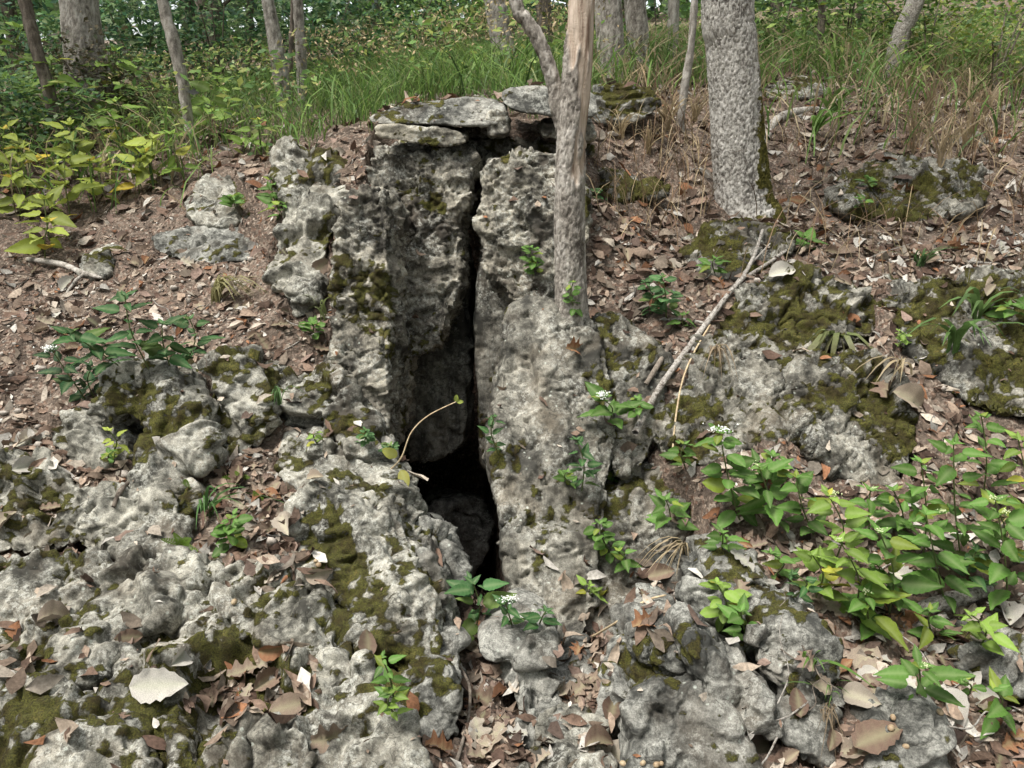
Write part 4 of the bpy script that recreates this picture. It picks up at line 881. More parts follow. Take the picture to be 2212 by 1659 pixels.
# ------------------------------------------------------------------ leaf litter
DRY = np.array([(0.25,0.165,0.125),(0.19,0.12,0.09),(0.33,0.235,0.18),(0.40,0.31,0.245),(0.48,0.40,0.335),(0.14,0.085,0.065),(0.32,0.145,0.075),(0.56,0.51,0.47),(0.25,0.17,0.14),(0.10,0.068,0.056)])
_g = DRY.mean(1, keepdims=True); DRY = (DRY * 0.92 + _g * np.array([[1.04, 1.0, 0.92]]) * 0.08) * np.array([[0.95, 0.97, 0.93]])
DNAME = ['brown','dark brown','light brown','tan','pale tan','deep brown','rust-orange','grey-white','dull brown','blackish brown']
def frame_from(nrm, yaw):
    nrm = unit(nrm); a = np.array([math.cos(yaw), math.sin(yaw), 0.0]); x = unit(a - nrm * (a @ nrm)); y = np.cross(nrm, x)
    return np.stack([x, y, nrm], 1)
def litter_batch(hits, smin, smax, cols, curl=0.5, seg=3):
    n = len(hits); t = np.linspace(0, 1, seg + 1); VV = []; FF = []; CC = []; off = 0
    w = np.array([0.10, 0.75, 0.9, 0.08]) if seg == 3 else np.array([0.1, 0.9, 0.1])
    for k in range(n):
        l, nn, _ = hits[k]; L = random.uniform(smin, smax); wd_ = L * random.uniform(0.32, 0.62); tilt = random.gauss(0, 0.35)
        Fm = frame_from(unit(nn + 0.26 * R.normal(size=3)), random.uniform(0, 6.3)); cu = random.gauss(0.15, curl * 0.8); cv = random.gauss(0.15, curl * 0.7)
        wj = w * R.uniform(0.75, 1.25, len(w)); P = []
        for i, tt in enumerate(t):
            for s_ in (-1, 0, 1):
                x = (tt - 0.5) * L; y = s_ * 0.5 * wd_ * wj[i]
                z = cu * L * (tt - 0.5) ** 2 * 1.6 + cv * (abs(y) ** 2) / max(wd_, 1e-4) * 2.0 + R.normal() * 0.04 * L
                P.append((x, y, z))
        P = np.array(P); P[:, 2] -= P[:, 2].min() - 0.001 ; VV.append(P @ Fm.T + l + 0.003 * nn)
        for i in range(seg):
            for s_ in (0, 1):
                a = off + i * 3 + s_; FF.append((a, a + 1, a + 4, a + 3))
        c = cols[k] * (0.85 + 0.3 * R.random((len(P), 1))); CC.append(c); off += len(P)
    return np.concatenate(VV), np.array(FF), np.concatenate(CC)
def lit_dens(px, py, x, y):
    d = np.where(px > 1250, 1.0, 0.75); d = np.where((px < 760) & (py > 480) & (py < 860), 0.32, d); return d * np.where(py > 1720, 0.3, 1.0) * (1 - 0.65 * bx(px, 560, 1300, 80) * (py < 300))
def ok_slope(h, rockp):
    out = []
    for q in h:
        if q[1][2] < 0.35: continue
        if q[2].name != 'ground' and (q[1][2] < 0.72 or random.random() > rockp): continue
        out.append(q)
    return out
h1 = ok_slope(scatter(14000, (-2.9, 3.3), (1.35, 4.2), lit_dens), 0.07); h2 = ok_slope(scatter(8500, (-5, 6), (3.8, 8.5), lit_dens), 0.18)
def region_cols(hh):
    out = []
    for q in hh:
        px, py = proj(q[0]); i = R.choice(len(DRY), p=[.16,.12,.15,.14,.11,.08,.04,.10,.08,.02]); out.append(DRY[i] * random.choice([0.45, 0.65, 0.85, 1.0, 1.15, 1.3]))
    return np.array(out)
POCK = [(1000,1330,1430,1650,120),(1180,1330,1380,1480,60),(390,690,1400,1550,150),(540,720,1195,1280,80),(470,640,1000,1150,80),(0,190,1340,1480,60),(150,280,1000,1060,30),(1000,1330,1430,1650,170),(1180,1440,1210,1440,130),(640,740,920,980,30),(0,150,930,1010,40)]
for x0, x1, y0, y1, n_ in POCK:
    for _ in range(n_):
        q = cast(random.uniform(x0, x1), random.uniform(y0, y1))
        if q[0] is not None and q[1][2] > 0.55 and (q[2].name in ('ground', 'limestone_outcrop', 'limestone_outcrop.001') or random.random() < 0.35): h1.append(q)
V1, F1, C1 = litter_batch(h1, 0.028, 0.095, region_cols(h1)); V2, F2, C2 = litter_batch(h2, 0.06, 0.13, region_cols(h2))
o = link('leaf_litter', mesh_np('leaf_litter', np.vstack([V1, V2]), np.vstack([F1, F2 + len(V1)]), M['litter'], cols=np.vstack([C1, C2]), smooth=False))
tag(o, 'brown fallen leaf litter covering the soil between the rocks', 'leaf litter', None, 'stuff'); print('litter', len(h1), len(h2))
# crumbs, chips and acorn shells
h3 = ok_slope(scatter(15000, (-2.9, 3.2), (1.35, 4.8), lambda px, py, x, y: np.where(px < 900, 1.0, 0.6)), 0.08)
V3, F3, C3 = litter_batch(h3, 0.012, 0.038, region_cols(h3) * 1.1, 0.4, 2)
o = link('leaf_crumbs', mesh_np('leaf_crumbs', V3, F3, M['litter'], cols=C3, smooth=False)); tag(o, 'broken leaf crumbs and chips on the bare soil', 'leaf litter', None, 'stuff')

# ------------------------------------------------------------------ single leaves that stand out
def leaf_mesh(name, kind, seg=10, curl=0.3, fold=0.25, twist=0.0, mat='dryleaf', seed=0):
    rg = np.random.default_rng(seed); t = np.linspace(0, 1, seg + 1); vs_ = [-1, -0.5, 0, 0.5, 1]
    P = []; ve = []
    for i, tt in enumerate(t):
        if kind == 'lobed':
            w = 0.34 * math.sin(math.pi * tt ** 0.8) ** 0.6 * (0.72 + 0.28 * math.cos(tt * math.pi * 2 * 3.5)) + 0.015
        elif kind == 'toothed':
            w = 0.30 * math.sin(math.pi * tt ** 0.75) ** 0.8 * (1 + 0.10 * (1 if i % 2 else -1)) + 0.01
        elif kind == 'ovate':
            w = 0.27 * (math.sin(math.pi * min(1, tt ** 0.62)) ** 0.9) * (1 - 0.35 * tt) * (1 + 0.05 * (1 if i % 2 else -1)) + 0.004
        elif kind == 'lance':
            w = 0.075 * math.sin(math.pi * tt ** 0.7) ** 0.7 + 0.006
        else:
            w = 0.30 * math.sin(math.pi * tt ** 0.85) ** 0.7 + 0.01
        for s_ in vs_:
            y = s_ * w; x = tt - 0.0
            z = fold * abs(y) - curl * (tt ** 2) * 0.5 + (0.020 if mat == 'dryleaf' else 0.012) * rg.normal() * (0.3 + abs(s_)) + twist * y * (tt - 0.3)
            if mat == 'dryleaf': y *= 1 + 0.06 * rg.normal(); x += 0.006 * rg.normal()
            P.append((x, y, z)); ve.append(1.0 if s_ == 0 else (0.25 if (i % 2 == 0 and abs(s_) < 0.9) else 0.0))
    P = np.array(P); f = [(i * 5 + j, i * 5 + j + 1, i * 5 + j + 6, i * 5 + j + 5) for i in range(seg) for j in range(4)]
    return mesh_np(name, P, f, M[mat], attrs=dict(vein=ve))
DL = [leaf_mesh('fallen_leaf', k, 22 if k == 'lobed' else 12, c, f, tw, 'dryleaf', i) for i, (k, c, f, tw) in enumerate(
    [('lobed', 0.25, 0.35, 0.3), ('lobed', -0.4, 0.5, -0.5), ('plain', 0.5, 0.8, 0.4), ('plain', -0.5, 0.35, 0.8), ('toothed', 0.3, 0.3, -0.4), ('toothed', -0.3, 1.2, 0.2), ('plain', 0.8, 1.4, 0.9), ('lobed', 0.7, 0.9, 1.0)])]
KNM = ['lobed oak leaf', 'lobed oak leaf', 'curled leaf', 'twisted leaf', 'toothed leaf', 'folded leaf', 'rolled leaf', 'crumpled lobed leaf']
NLEAF = [0]
def put_leaf(px, py, size_px, ci, kind, yaw=None, label=None, group=None, up=0.3):
    l, nn, ob = cast(px, py)
    if l is None or depth(l) > 9: return None
    S = size_px * depth(l) / F if size_px > 1 else size_px
    Fm = frame_from(unit(nn + np.array([0, -0.25, 0.6]) * 0.5 + up * 0.6 * R.normal(size=3)), yaw if yaw is not None else random.uniform(0, 6.3))
    o = link('fallen_leaf', DL[kind])
    M4 = Matrix.Identity(4)
    for i in range(3):
        for j in range(3): M4[i][j] = Fm[i, j] * S
    c = l - Fm[:, 0] * S * 0.5 + Fm[:, 2] * S * (0.10) + nn * 0.004
    M4.translation = Vector(c); o.matrix_world = M4
    col = DRY[ci] * random.uniform(0.85, 1.15); o.color = (*col, 1)
    tag(o, label, 'leaf', group); NLEAF[0] += 1
    return o
FEAT = [(345,1480,115,7,4,0.1,'large grey-white toothed leaf lying on the karst shelf beside the leaf-filled pocket'),(385,1420,70,7,6,1.2,'pale rolled leaf standing up above the leaf-filled pocket'),(590,1400,60,6,2,0.4,'orange-brown leaf at the back of the leaf-filled pocket'),
 (800,1390,60,0,3,1.5,'brown curled leaf wedged against the mossy lobe'),(720,1590,95,2,7,0.3,'pinkish brown crumpled leaf lying on the moss at the shelf front'),(635,1230,80,4,1,1.9,'pale tan crinkled leaf cluster leaf in the hollow behind the shelf'),(600,1245,60,4,0,0.6,'pale lobed leaf in the hollow behind the shelf'),
 (690,1235,60,3,2,0.1,'tan curled leaf against the large cream lobe'),(70,960,85,7,0,0.6,'broad grey-white lobed leaf on the left edge rocks'),(55,1010,60,7,2,0.9,'narrow grey-white curled leaf below the broad grey one'),(120,1340,75,3,6,0.8,'long tan rolled leaf beside the flat cracked slab'),(270,1380,55,1,3,0.3,'dark brown leaf below the cracked grey knob'),
 (15,1130,70,3,2,1.4,'upright tan leaf beside the left edge rocks'),(265,1385,50,8,2,2.0,'dull brown leaf against the pitted lump'),(1075,1600,110,3,0,1.2,'large tan lobed leaf flat on the gully floor'),(1030,1600,80,4,1,2.0,'pale tan lobed leaf left of the large one on the gully floor'),
 (950,1620,75,6,7,0.3,'rust-orange leaf in the gully beside the mossy shelf tip'),(1395,1350,75,6,7,0.5,'rust-orange crumpled leaf above the front right outcrop'),(1870,1430,110,3,4,0.9,'large tan toothed leaf resting between the moss-topped boulder and the rosette'),(1820,1455,75,6,2,0.2,'orange-brown leaf under the large tan one'),
 (2165,1320,85,7,6,1.4,'pale rolled bark-like leaf standing by the white log'),(2050,1535,85,7,6,-1.2,'grey-white hooked leaf curling below the rosette'),(1900,1595,120,1,4,0.3,'large dark brown toothed leaf lying among the acorns'),(1860,1510,80,4,2,-0.5,'pale tan leaf below the large tan one'),
 (1600,1215,65,7,0,-0.6,'grey-white lobed leaf behind the low dark boulder'),(1960,865,90,3,2,-0.4,'broad tan leaf caught under the broad-bladed grass'),(1925,835,80,0,7,0.7,'brown leaf caught behind the broad tan one'),(2065,545,75,6,7,0.2,'bright rust leaf on the upper right slope'),(1960,410,50,6,7,0.8,'rust leaf resting on the lichen-pale boulder'),
 (1240,755,60,6,7,0.4,'rust-red leaf heap leaf below the bark-stripped tree'),(2100,1460,60,7,2,1.0,'grey-white leaf tilted against the dark mossy boulder'),(1430,1240,60,0,2,0.2,'brown leaf on the foot of the mossy slope'),(1690,590,60,7,2,0.3,'grey-white leaf on top of the large mossy face'),(690,580,50,2,3,1.4,'light brown leaf hanging on the mossy knoll'),
 (1700,1240,70,8,7,0.0,'dull brown crumpled leaf beneath the tall leafy plants'),(1810,1250,70,8,3,1.0,'dull brown twisted leaf beneath the tall leafy plants'),(1650,1620,120,0,4,0.8,'broad brown toothed leaf at the foot of the front right outcrop'),(530,1460,80,2,1,0.5,'light brown lobed leaf in the leaf-filled pocket'),(480,1500,70,1,7,1.3,'dark brown leaf deep in the leaf-filled pocket'),
 (620,1530,80,2,3,0.4,'light brown twisted leaf at the front of the leaf-filled pocket')]
for a, b, sz, ci, k, yw, lb in FEAT: put_leaf(a, b, sz, ci, k, yw, lb, up=0.1)
ZN = [(lambda x, y: x < 900 and y > 1180, 'on the karst shelf'), (lambda x, y: x < 900 and y > 640, 'among the rocks and bare soil left of the crevice'), (lambda x, y: x < 900, 'on the bank below the yellow-green saplings'),
      (lambda x, y: x < 1330 and y > 1300, 'in the gully below the cave'), (lambda x, y: x < 1330, 'on the rocks around the crevice'), (lambda x, y: y > 1150, 'under the leafy plants right of the gully'), (lambda x, y: y > 560, 'on the mossy right slope'), (lambda x, y: True, 'on the upper right slope around the oak')]
# leaf drifts: pocket, hollows, gully and slope
DRIFT = [(380,690,1400,1550,34),(560,720,1200,1290,14),(480,700,1000,1150,18),(640,740,930,980,6),(1000,1340,1430,1650,34),(1180,1420,1240,1440,20),(1330,2200,1180,1650,70),(0,180,950,1120,12),(1300,2200,480,640,34),(1640,2200,300,480,24),(60,700,500,780,30)]
tries = 0
while NLEAF[0] < 300 and tries < 3000:
    tries += 1
    x0, x1, y0, y1, wgt = random.choices(DRIFT, weights=[d[4] for d in DRIFT])[0]
    a, b = random.uniform(x0, x1), random.uniform(y0, y1)
    l, nn, ob = cast(a, b)
    if l is None or nn[2] < 0.3 or (ob.name != 'ground' and (nn[2] < 0.7 or random.random() > 0.16)): continue
    ci = R.choice(len(DRY), p=[.18,.13,.15,.14,.08,.08,.09,.05,.08,.02]); k = random.choice([0, 1, 1, 2, 3, 4, 5, 5, 6, 7, 7, 7])
    zn = next(z for f, z in ZN if f(a, b))
    put_leaf(a, b, random.uniform(0.05, 0.105), ci, k, None, f'{DNAME[ci]} {KNM[k]} lying {zn}', f'fallen leaves {zn}')
print('single leaves', NLEAF[0])

# ------------------------------------------------------------------ leafy plants
GL = [leaf_mesh('leaf', 'ovate', 14, c, f, tw, 'green', 30 + i) for i, (c, f, tw) in enumerate([(0.2, 0.25, 0.15), (0.4, 0.35, -0.2), (0.02, 0.2, 0.3), (0.25, 0.05, -0.3)])]
RL = [leaf_mesh('leaf', 'plain', 10, c, 0.18, 0.1, 'green', 50 + i) for i, c in enumerate((0.3, 0.55))]
def blob_cluster(name, n, spread, r, mat):
    oc = np.array([(1,0,0),(-1,0,0),(0,1,0),(0,-1,0),(0,0,1),(0,0,-1)], float); fo = np.array([(0,2,4),(2,1,4),(1,3,4),(3,0,4),(2,0,5),(1,2,5),(3,1,5),(0,3,5)])
    V = []; Fc = []
    for k in range(n):
        c = R.normal(size=3) * spread * np.array([1, 1, 0.45]); V.append(oc * r * R.uniform(0.6, 1.3) + c); Fc.append(fo + 6 * k)
    return mesh_np(name, np.vstack(V), np.vstack(Fc), mat)
FL = blob_cluster('flower_cluster', 34, 0.016, 0.0042, M['petal'])
BUD = blob_cluster('flower_bud_cluster', 22, 0.010, 0.0035, plain('pale_bud', (0.40, 0.45, 0.20), (0.62, 0.66, 0.42)))
def leaf_child(root, me, p, d, upv, S, col, rootloc):
    d = unit(d); y = unit(np.cross(upv, d)); z = np.cross(d, y)
    o = link('leaf', me); o.parent = root
    M4 = Matrix.Identity(4)
    for i in range(3): M4[i][0] = d[i] * S; M4[i][1] = y[i] * S; M4[i][2] = z[i] * S
    M4.translation = Vector(p - rootloc); o.matrix_local = M4
    cc = np.asarray(col) * random.uniform(0.65, 1.25)
    if random.random() < 0.10: cc = cc * np.array([2.0, 1.25, 0.9])
    o.color = (*np.clip(cc, 0, 1), 1)
PG = {'mid': (0.105, 0.22, 0.04), 'deep': (0.045, 0.125, 0.035), 'lime': (0.21, 0.33, 0.055), 'yel': (0.32, 0.38, 0.06), 'blue': (0.07, 0.17, 0.055), 'dark': (0.03, 0.085, 0.03)}
def plant(label, base, tip, nodes, leaf_px, col='mid', flower=None, kind='ovate', spread=1.0, start=0.25, fwd=0.06, whorl=2, name='leafy_plant', cat='plant', group=None, stemw=0.0022, droop=0.15):
    b, nn, ob = cast(*base)
    if b is None: return None
    Yb = b[1]; t = at(tip[0], tip[1], Yb - fwd); Ld = depth(b); S = leaf_px * ((0.62 if kind == 'ovate' else 0.54) if name == 'leafy_plant' else 0.95) * Ld / F; nodes += 2; whorl = 3 if (kind != 'ovate' and name == 'leafy_plant') else whorl
    o = empty(name, b); tag(o, label, cat, group)
    mid = 0.5 * (b + t) + np.array([R.normal() * 0.015, -0.02, 0.02])
    path = resample([[*(b - nn * 0.02), stemw * 1.5], [*mid, stemw * 1.2], [*t, stemw]], 9)
    v, f = tube(path, 5); link('stem', mesh_np('stem', v - b, f, M['stem']), o)
    meshes = GL if kind == 'ovate' else RL
    az = random.uniform(0, 6.3); c = PG[col] if isinstance(col, str) else col
    for k in range(nodes):
        u = start + (1 - start) * k / max(nodes - 1, 1); i = min(int(u * 8), 7); p = path[i, :3] * (1 - (u * 8 - i)) + path[i + 1, :3] * (u * 8 - i)
        sz = S * (0.75 + 0.45 * math.sin(math.pi * (0.15 + 0.75 * u))) * (0.6 if k == nodes - 1 else 1)
        for w in range(whorl):
            a = az + w * 2 * math.pi / whorl + R.normal() * 0.25
            d = np.array([math.cos(a) * spread, math.sin(a) * spread * 0.8 - 0.15, 0.30 - droop + R.normal() * 0.28])
            leaf_child(o, random.choice(meshes), p + unit(d) * S * random.uniform(0.08, 0.3), d, np.array([0, -0.45, 1.0]) + 0.35 * R.normal(size=3), sz * random.uniform(0.6, 1.15), c, b)
        az += math.pi / 2 + R.normal() * 0.35
    for w in range(3):
        a = az + w * 2.1; d = np.array([math.cos(a) * 0.8, math.sin(a) * 0.8, 0.55]); leaf_child(o, random.choice(meshes), t, d, np.array([0, -0.4, 1.0]), S * 0.42, np.asarray(c) * 1.15, b)
    if flower:
        for q in range(2 if flower == 'white' else 1):
            fo = link('flower_cluster' if flower == 'white' else 'flower_bud_cluster', FL if flower == 'white' else BUD, o, t - b + np.array([R.normal() * 0.02, -0.015, 0.02])); fo.rotation_euler = (0, 0, random.uniform(0, 6)); s_ = random.uniform(0.55, 0.8) * Ld / 2.7; fo.scale = (s_,) * 3; fo['kind'] = 'stuff'
    return o
PL = [  # label, base, tip, nodes, leaf px, colour, flower, kind
 ('bright green plant with oval leaves and white flowers below the large mossy face', (1600,1130), (1555,935), 6, 88, 'mid', 'white', 'plain'),
 ('leafy green plant right of the oval-leaved one, leaning over the slope', (1690,1140), (1640,1010), 5, 95, 'mid', 'bud', 'ovate'),
 ('spreading green plant between the oval-leaved one and the lime-green pair', (1770,1160), (1720,1030), 4, 80, 'mid', None, 'ovate'),
 ('lime-green plant with buds under the mottled limestone face', (1800,1230), (1790,1070), 5, 85, 'lime', 'bud', 'ovate'),
 ('tall lime-green plant with broad toothed leaves over the brown leaves', (1850,1340), (1815,1170), 6, 100, 'lime', 'bud', 'ovate'),
 ('dense green plant rising from the centre of the leafy patch', (1920,1330), (1900,1150), 6, 100, 'mid', 'bud', 'ovate'),
 ('low bright green rosette with pointed leaves and pale buds', (1880,1360), (1870,1280), 3, 110, 'mid', 'bud', 'ovate'),
 ('green plant arching beside the white-barked log', (2050,1310), (2000,1110), 6, 95, 'mid', 'bud', 'ovate'),
 ('tall plant with narrow green leaves behind the white-barked log', (2090,1240), (2060,960), 8, 90, 'mid', None, 'ovate'),
 ('slim green plant at the edge of the leafy patch below the broad tan leaf', (2000,1230), (1990,1000), 6, 85, 'mid', None, 'ovate'),
 ('large-leaved green plant overhanging the white-barked log', (2180,1300), (2150,1080), 6, 105, 'mid', 'bud', 'ovate'),
 ('bright lime plant at the right end of the slope above the log', (2210,1150), (2200,950), 5, 85, 'lime', None, 'ovate'),
 ('young green plant with small leaves beside the bank of tan leaves', (2130,1080), (2120,900), 5, 70, 'mid', None, 'ovate'),
 ('green rosette with broad leaves between the boulders near the acorns', (1990,1500), (1985,1440), 3, 125, 'mid', 'bud', 'ovate'),
 ('small green plant growing over the dark mossy boulder', (2150,1540), (2145,1490), 3, 95, 'mid', None, 'ovate'),
 ('little green seedling left of the plant on the dark mossy boulder', (2085,1500), (2080,1470), 2, 45, 'mid', None, 'ovate'),
 ('green plant low on the leaves under the white-barked log', (2020,1370), (2010,1320), 3, 80, 'mid', None, 'ovate'),
 ('lime-green plant with rounded leaves on the low dark boulder', (1560,1350), (1548,1260), 4, 70, 'lime', None, 'plain'),
 ('green plant with narrow leaves in front of the low dark boulder', (1605,1390), (1600,1320), 4, 85, 'mid', None, 'ovate'),
 ('small dark green plant in the leaves beside the low dark boulder', (1670,1250), (1665,1195), 3, 55, 'mid', None, 'ovate'),
 ('sparse dark seedlings under the lime-green plants', (1715,1290), (1712,1240), 3, 55, 'deep', None, 'ovate'),
 ('green starlike plant at the corner above the trailing creeper', (1440,1130), (1438,1080), 3, 80, 'mid', None, 'ovate'),
 ('fresh green plant with white flowers perched on the streaked crag', (1325,915), (1300,860), 4, 85, 'mid', 'white', 'ovate'),
 ('small clover-like plant right of the white-flowered one on the crag', (1380,890), (1375,860), 2, 40, 'mid', None, 'plain'),
 ('bushy green plant with many small leaves below the oak on the slope', (1440,690), (1430,600), 6, 55, 'blue', None, 'plain'),
 ('second bushy small-leaved plant beside the first below the oak', (1400,680), (1395,610), 5, 50, 'blue', None, 'plain'),
 ('small green plant below the bushy small-leaved pair', (1480,700), (1478,680), 2, 45, 'mid', None, 'ovate'),
 ('hanging green plant with drooping leaves on the rock below the oak', (1545,590), (1545,560), 4, 55, 'mid', None, 'ovate'),
 ('spreading green plant near the tip of the fallen branch', (1740,540), (1740,510), 3, 60, 'mid', None, 'ovate'),
 ('bright green trailing plant on the crag beside the stripped trunk', (1160,600), (1145,535), 6, 42, 'mid', None, 'plain'),
 ('small plant climbing the base of the stripped trunk', (1245,690), (1238,610), 4, 34, 'mid', None, 'plain'),
 ('creeper with small leaves hanging down the streaked crag', (1260,1060), (1245,950), 6, 48, 'deep', None, 'ovate'),
 ('second creeper with small leaves low on the streaked crag', (1235,1050), (1225,1020), 3, 45, 'mid', None, 'ovate'),
 ('tiny round-leaved creeper right of the crag creepers', (1325,1040), (1318,1000), 3, 30, 'mid', None, 'plain'),
 ('trailing pale green creeper with round leaves at the foot of the slope', (1320,1200), (1295,1130), 5, 55, 'mid', None, 'plain'),
 ('lower strand of pale creeper hanging over the dark limestone foot', (1350,1230), (1335,1190), 4, 50, 'mid', None, 'ovate'),
 ('yellowish green creeper drooping over bare rock right of the gully boulder', (1300,1300), (1275,1265), 6, 50, 'lime', None, 'ovate'),
 ('dark shaded creeper clinging to the crag edge beside the hanging block', (1078,980), (1068,900), 5, 38, 'deep', None, 'ovate'),
 ('deep green plant with large toothed leaves in the cave mouth', (1020,1380), (1022,1260), 6, 95, 'blue', None, 'ovate'),
 ('white-flowered sprig leaning over the smooth gully boulder', (1110,1345), (1092,1300), 3, 50, 'deep', 'white', 'ovate'),
 ('dark green leaves behind the smooth gully boulder', (1170,1345), (1180,1320), 2, 65, 'deep', None, 'ovate'),
 ('bright green plant with starlike leaves in the cleft beside the mossy lobe', (845,1530), (825,1420), 6, 55, 'mid', None, 'ovate'),
 ('second starlike green plant lower in the cleft beside the mossy lobe', (855,1545), (855,1490), 4, 50, 'lime', None, 'ovate'),
 ('bushy green plant with soft leaves in the hollow behind the karst shelf', (505,1175), (500,1120), 5, 68, 'mid', None, 'plain'),
 ('dark green plant with large triangular leaves arching over the left bank', (260,800), (150,720), 6, 85, 'deep', None, 'ovate'),
 ('tall dark green plant with toothed leaves rising above the knobbly ridge', (330,800), (270,640), 6, 75, 'deep', None, 'ovate'),
 ('spreading dark green plant behind the knobbly ridge', (380,800), (350,700), 5, 75, 'deep', None, 'ovate'),
 ('dark green plant leaning to the right behind the knobbly ridge', (400,790), (410,690), 5, 65, 'deep', None, 'ovate'),
 ('dark green plant with white flowers drooping at the left of the bank', (190,870), (115,760), 5, 80, 'dark', 'white', 'ovate'),
 ('shaded dark green plant under the triangular-leaved ones', (200,860), (195,800), 4, 70, 'dark', None, 'ovate'),
 ('pale lime sprig growing in front of the knobbly ridge', (245,990), (235,930), 3, 45, 'yel', None, 'ovate'),
 ('little green sprig below the pale lime one', (245,1000), (245,975), 2, 30, 'mid', None, 'plain'),
 ('small green plant on bare soil below the mossy knoll', (680,720), (680,700), 3, 48, 'mid', None, 'plain'),
 ('fine-leaved blue-green creeper on the foot of the pale crag', (790,960), (790,930), 6, 30, 'blue', None, 'plain'),
 ('second fine-leaved creeper draped towards the cave lip', (830,985), (835,960), 5, 28, 'blue', None, 'plain'),
 ('bright sprig on the lip above the fine-leaved creeper', (690,955), (690,935), 2, 28, 'lime', None, 'plain'),
 ('green plant with drooping leaves beside the mossy knoll', (600,450), (590,390), 5, 55, 'mid', None, 'ovate'),
 ('lower green plant with pointed leaves beside the mossy knoll', (610,470), (615,440), 3, 50, 'mid', None, 'ovate'),
 ('light green low plant left of the mossy knoll', (505,450), (500,425), 3, 45, 'mid', None, 'plain'),
 ('small green plant right of the stripped trunk by the mossy rock', (1295,430), (1290,410), 3, 35, 'blue', None, 'plain'),
 ('three-leaved green vine on the lichen-pale boulder', (1880,410), (1878,385), 3, 36, 'mid', None, 'plain'),
 ('second small vine on the left of the lichen-pale boulder', (1855,450), (1855,430), 2, 36, 'mid', None, 'plain'),
 ('ferny fresh green sprig between the two mossy faces', (1945,750), (1942,715), 4, 26, 'lime', None, 'plain'),
 ('green leaves at the edge of the dark mossy face', (2190,680), (2180,660), 2, 70, 'mid', None, 'ovate'),
 ('narrow-leaved green plant behind the low bright rosette', (1900,1290), (1895,1220), 5, 80, 'mid', None, 'ovate'),
 ('green plant with drooping leaves left of the low bright rosette', (1760,1290), (1755,1200), 5, 80, 'lime', None, 'ovate'),
 ('upright green plant below the mottled limestone face', (1880,1150), (1880,1060), 5, 80, 'mid', 'bud', 'ovate'),
 ('green plant leaning left beside the slim one below the broad tan leaf', (1960,1160), (1930,1060), 5, 80, 'mid', None, 'ovate'),
 ('dark green seedling clump behind the white-barked log', (2110,1270), (2110,1190), 5, 80, 'blue', None, 'ovate'),
 ('leafy green plant above the white-barked log at the slope end', (2170,1200), (2160,1110), 5, 85, 'mid', 'bud', 'ovate'),
 ('pale green plant in front of the white-barked log', (2110,1390), (2100,1330), 4, 75, 'lime', None, 'ovate'),
 ('light green plant behind the oval-leaved one', (1650,1060), (1670,985), 5, 75, 'mid', None, 'plain'),
 ('creeping green seedlings under the oval-leaved plant', (1560,1180), (1560,1150), 3, 60, 'mid', None, 'ovate'),
 ('green plant between the fallen branch foot and the oval-leaved one', (1480,1010), (1478,960), 3, 60, 'mid', None, 'ovate'),
 ('broad yellow-green leafed vine beyond the pale sapling left of the oak', (1345,150), (1400,125), 4, 55, 'mid', None, 'plain')]
for lb, b, t, nd, lp, c, fl, kd in PL:
    plant(lb, b, t, nd, lp, c, fl, kd)
# yellow-green saplings on the left bank
SP = [((110,520),(95,430),3,60),((40,470),(30,390),4,62),((150,470),(140,340),5,58),((230,440),(210,350),4,58),((300,420),(310,330),4,55),((330,400),(330,300),4,62),((60,420),(50,320),5,58),((20,390),(10,280),5,55),((180,390),(150,270),6,50),
      ((270,350),(250,220),5,52),((400,400),(370,290),4,48),((95,560),(105,480),3,55),((430,330),(470,170),6,48),((520,330),(560,260),4,40),((30,330),(20,170),6,60),((140,320),(110,130),6,55),((260,290),(250,110),6,50),((20,300),(40,60),7,60)]
SPL = ['lowest yellow-green sapling on the leafy bank','yellow-green sapling low at the left end of the bank','yellow-green sapling with broad leaves in the middle of the bank','yellow-green sapling right of the middle one','yellow-green sapling at the grass edge of the bank',
 'bright round-leaved sapling below the slender leaning trunk','yellow-green sapling behind the lowest ones','taller yellow-green sapling at the left end of the bank','sparse sapling among the brown brush','sapling with light leaves under the thick ridged trunk','lime-leaved sapling at the foot of the slender leaning trunk','little sapling dangling over bare leaves below the bank',
 'tall sapling with horizontal leaves right of the slender leaning trunk','small sapling at the foot of the slim pair of trunks','tall leafy sapling in front of the leaning dark trunk','tall sapling between the leaning dark trunk and the thick one','tall sapling in front of the thick ridged trunk','tallest leafy sapling at the left end of the wood']
for (b, t, nd, lp), lb in zip(SP, SPL):
    plant(lb, b, t, nd, lp, 'yel' if b[1] > 380 and b[0] < 350 else 'lime' if b[1] > 280 else 'mid', None, 'ovate', name='sapling', cat='sapling', stemw=0.003, fwd=0.0, start=0.3, droop=0.2)

# ------------------------------------------------------------------ grass clumps (each blade a part)
def clump(label, base, n, len_px, w_px, lean, col, droop=0.9, fan=0.5, name='grass_clump', tip=None):
    b, nn, ob = cast(*base)
    if b is None: return
    S = depth(b) / F; o = empty(name, b); tag(o, label, 'grass')
    for k in range(n):
        ln = np.array([[lean[0] + R.normal() * fan, lean[1] + R.normal() * fan * 0.6]])
        V, Fq, c = blades(np.array([R.normal(size=3) * 0.012 * np.array([1, 1, 0])]), np.array([len_px * S * random.uniform(0.6, 1.15)]), np.array([w_px * S * random.uniform(0.7, 1.2)]), ln, np.array([col]) * random.uniform(0.75, 1.25), 6, droop, None if tip is None else np.array(tip))
        link('blade', mesh_np('blade', V - (0, 0, 0.01), Fq, M['foliage'], cols=c), o)
clump('clump of long straw and green blades arching over the bare soil', (465,650), 34, 150, 5, (0.55, -0.2), (0.30, 0.28, 0.13), 1.5, 0.3)
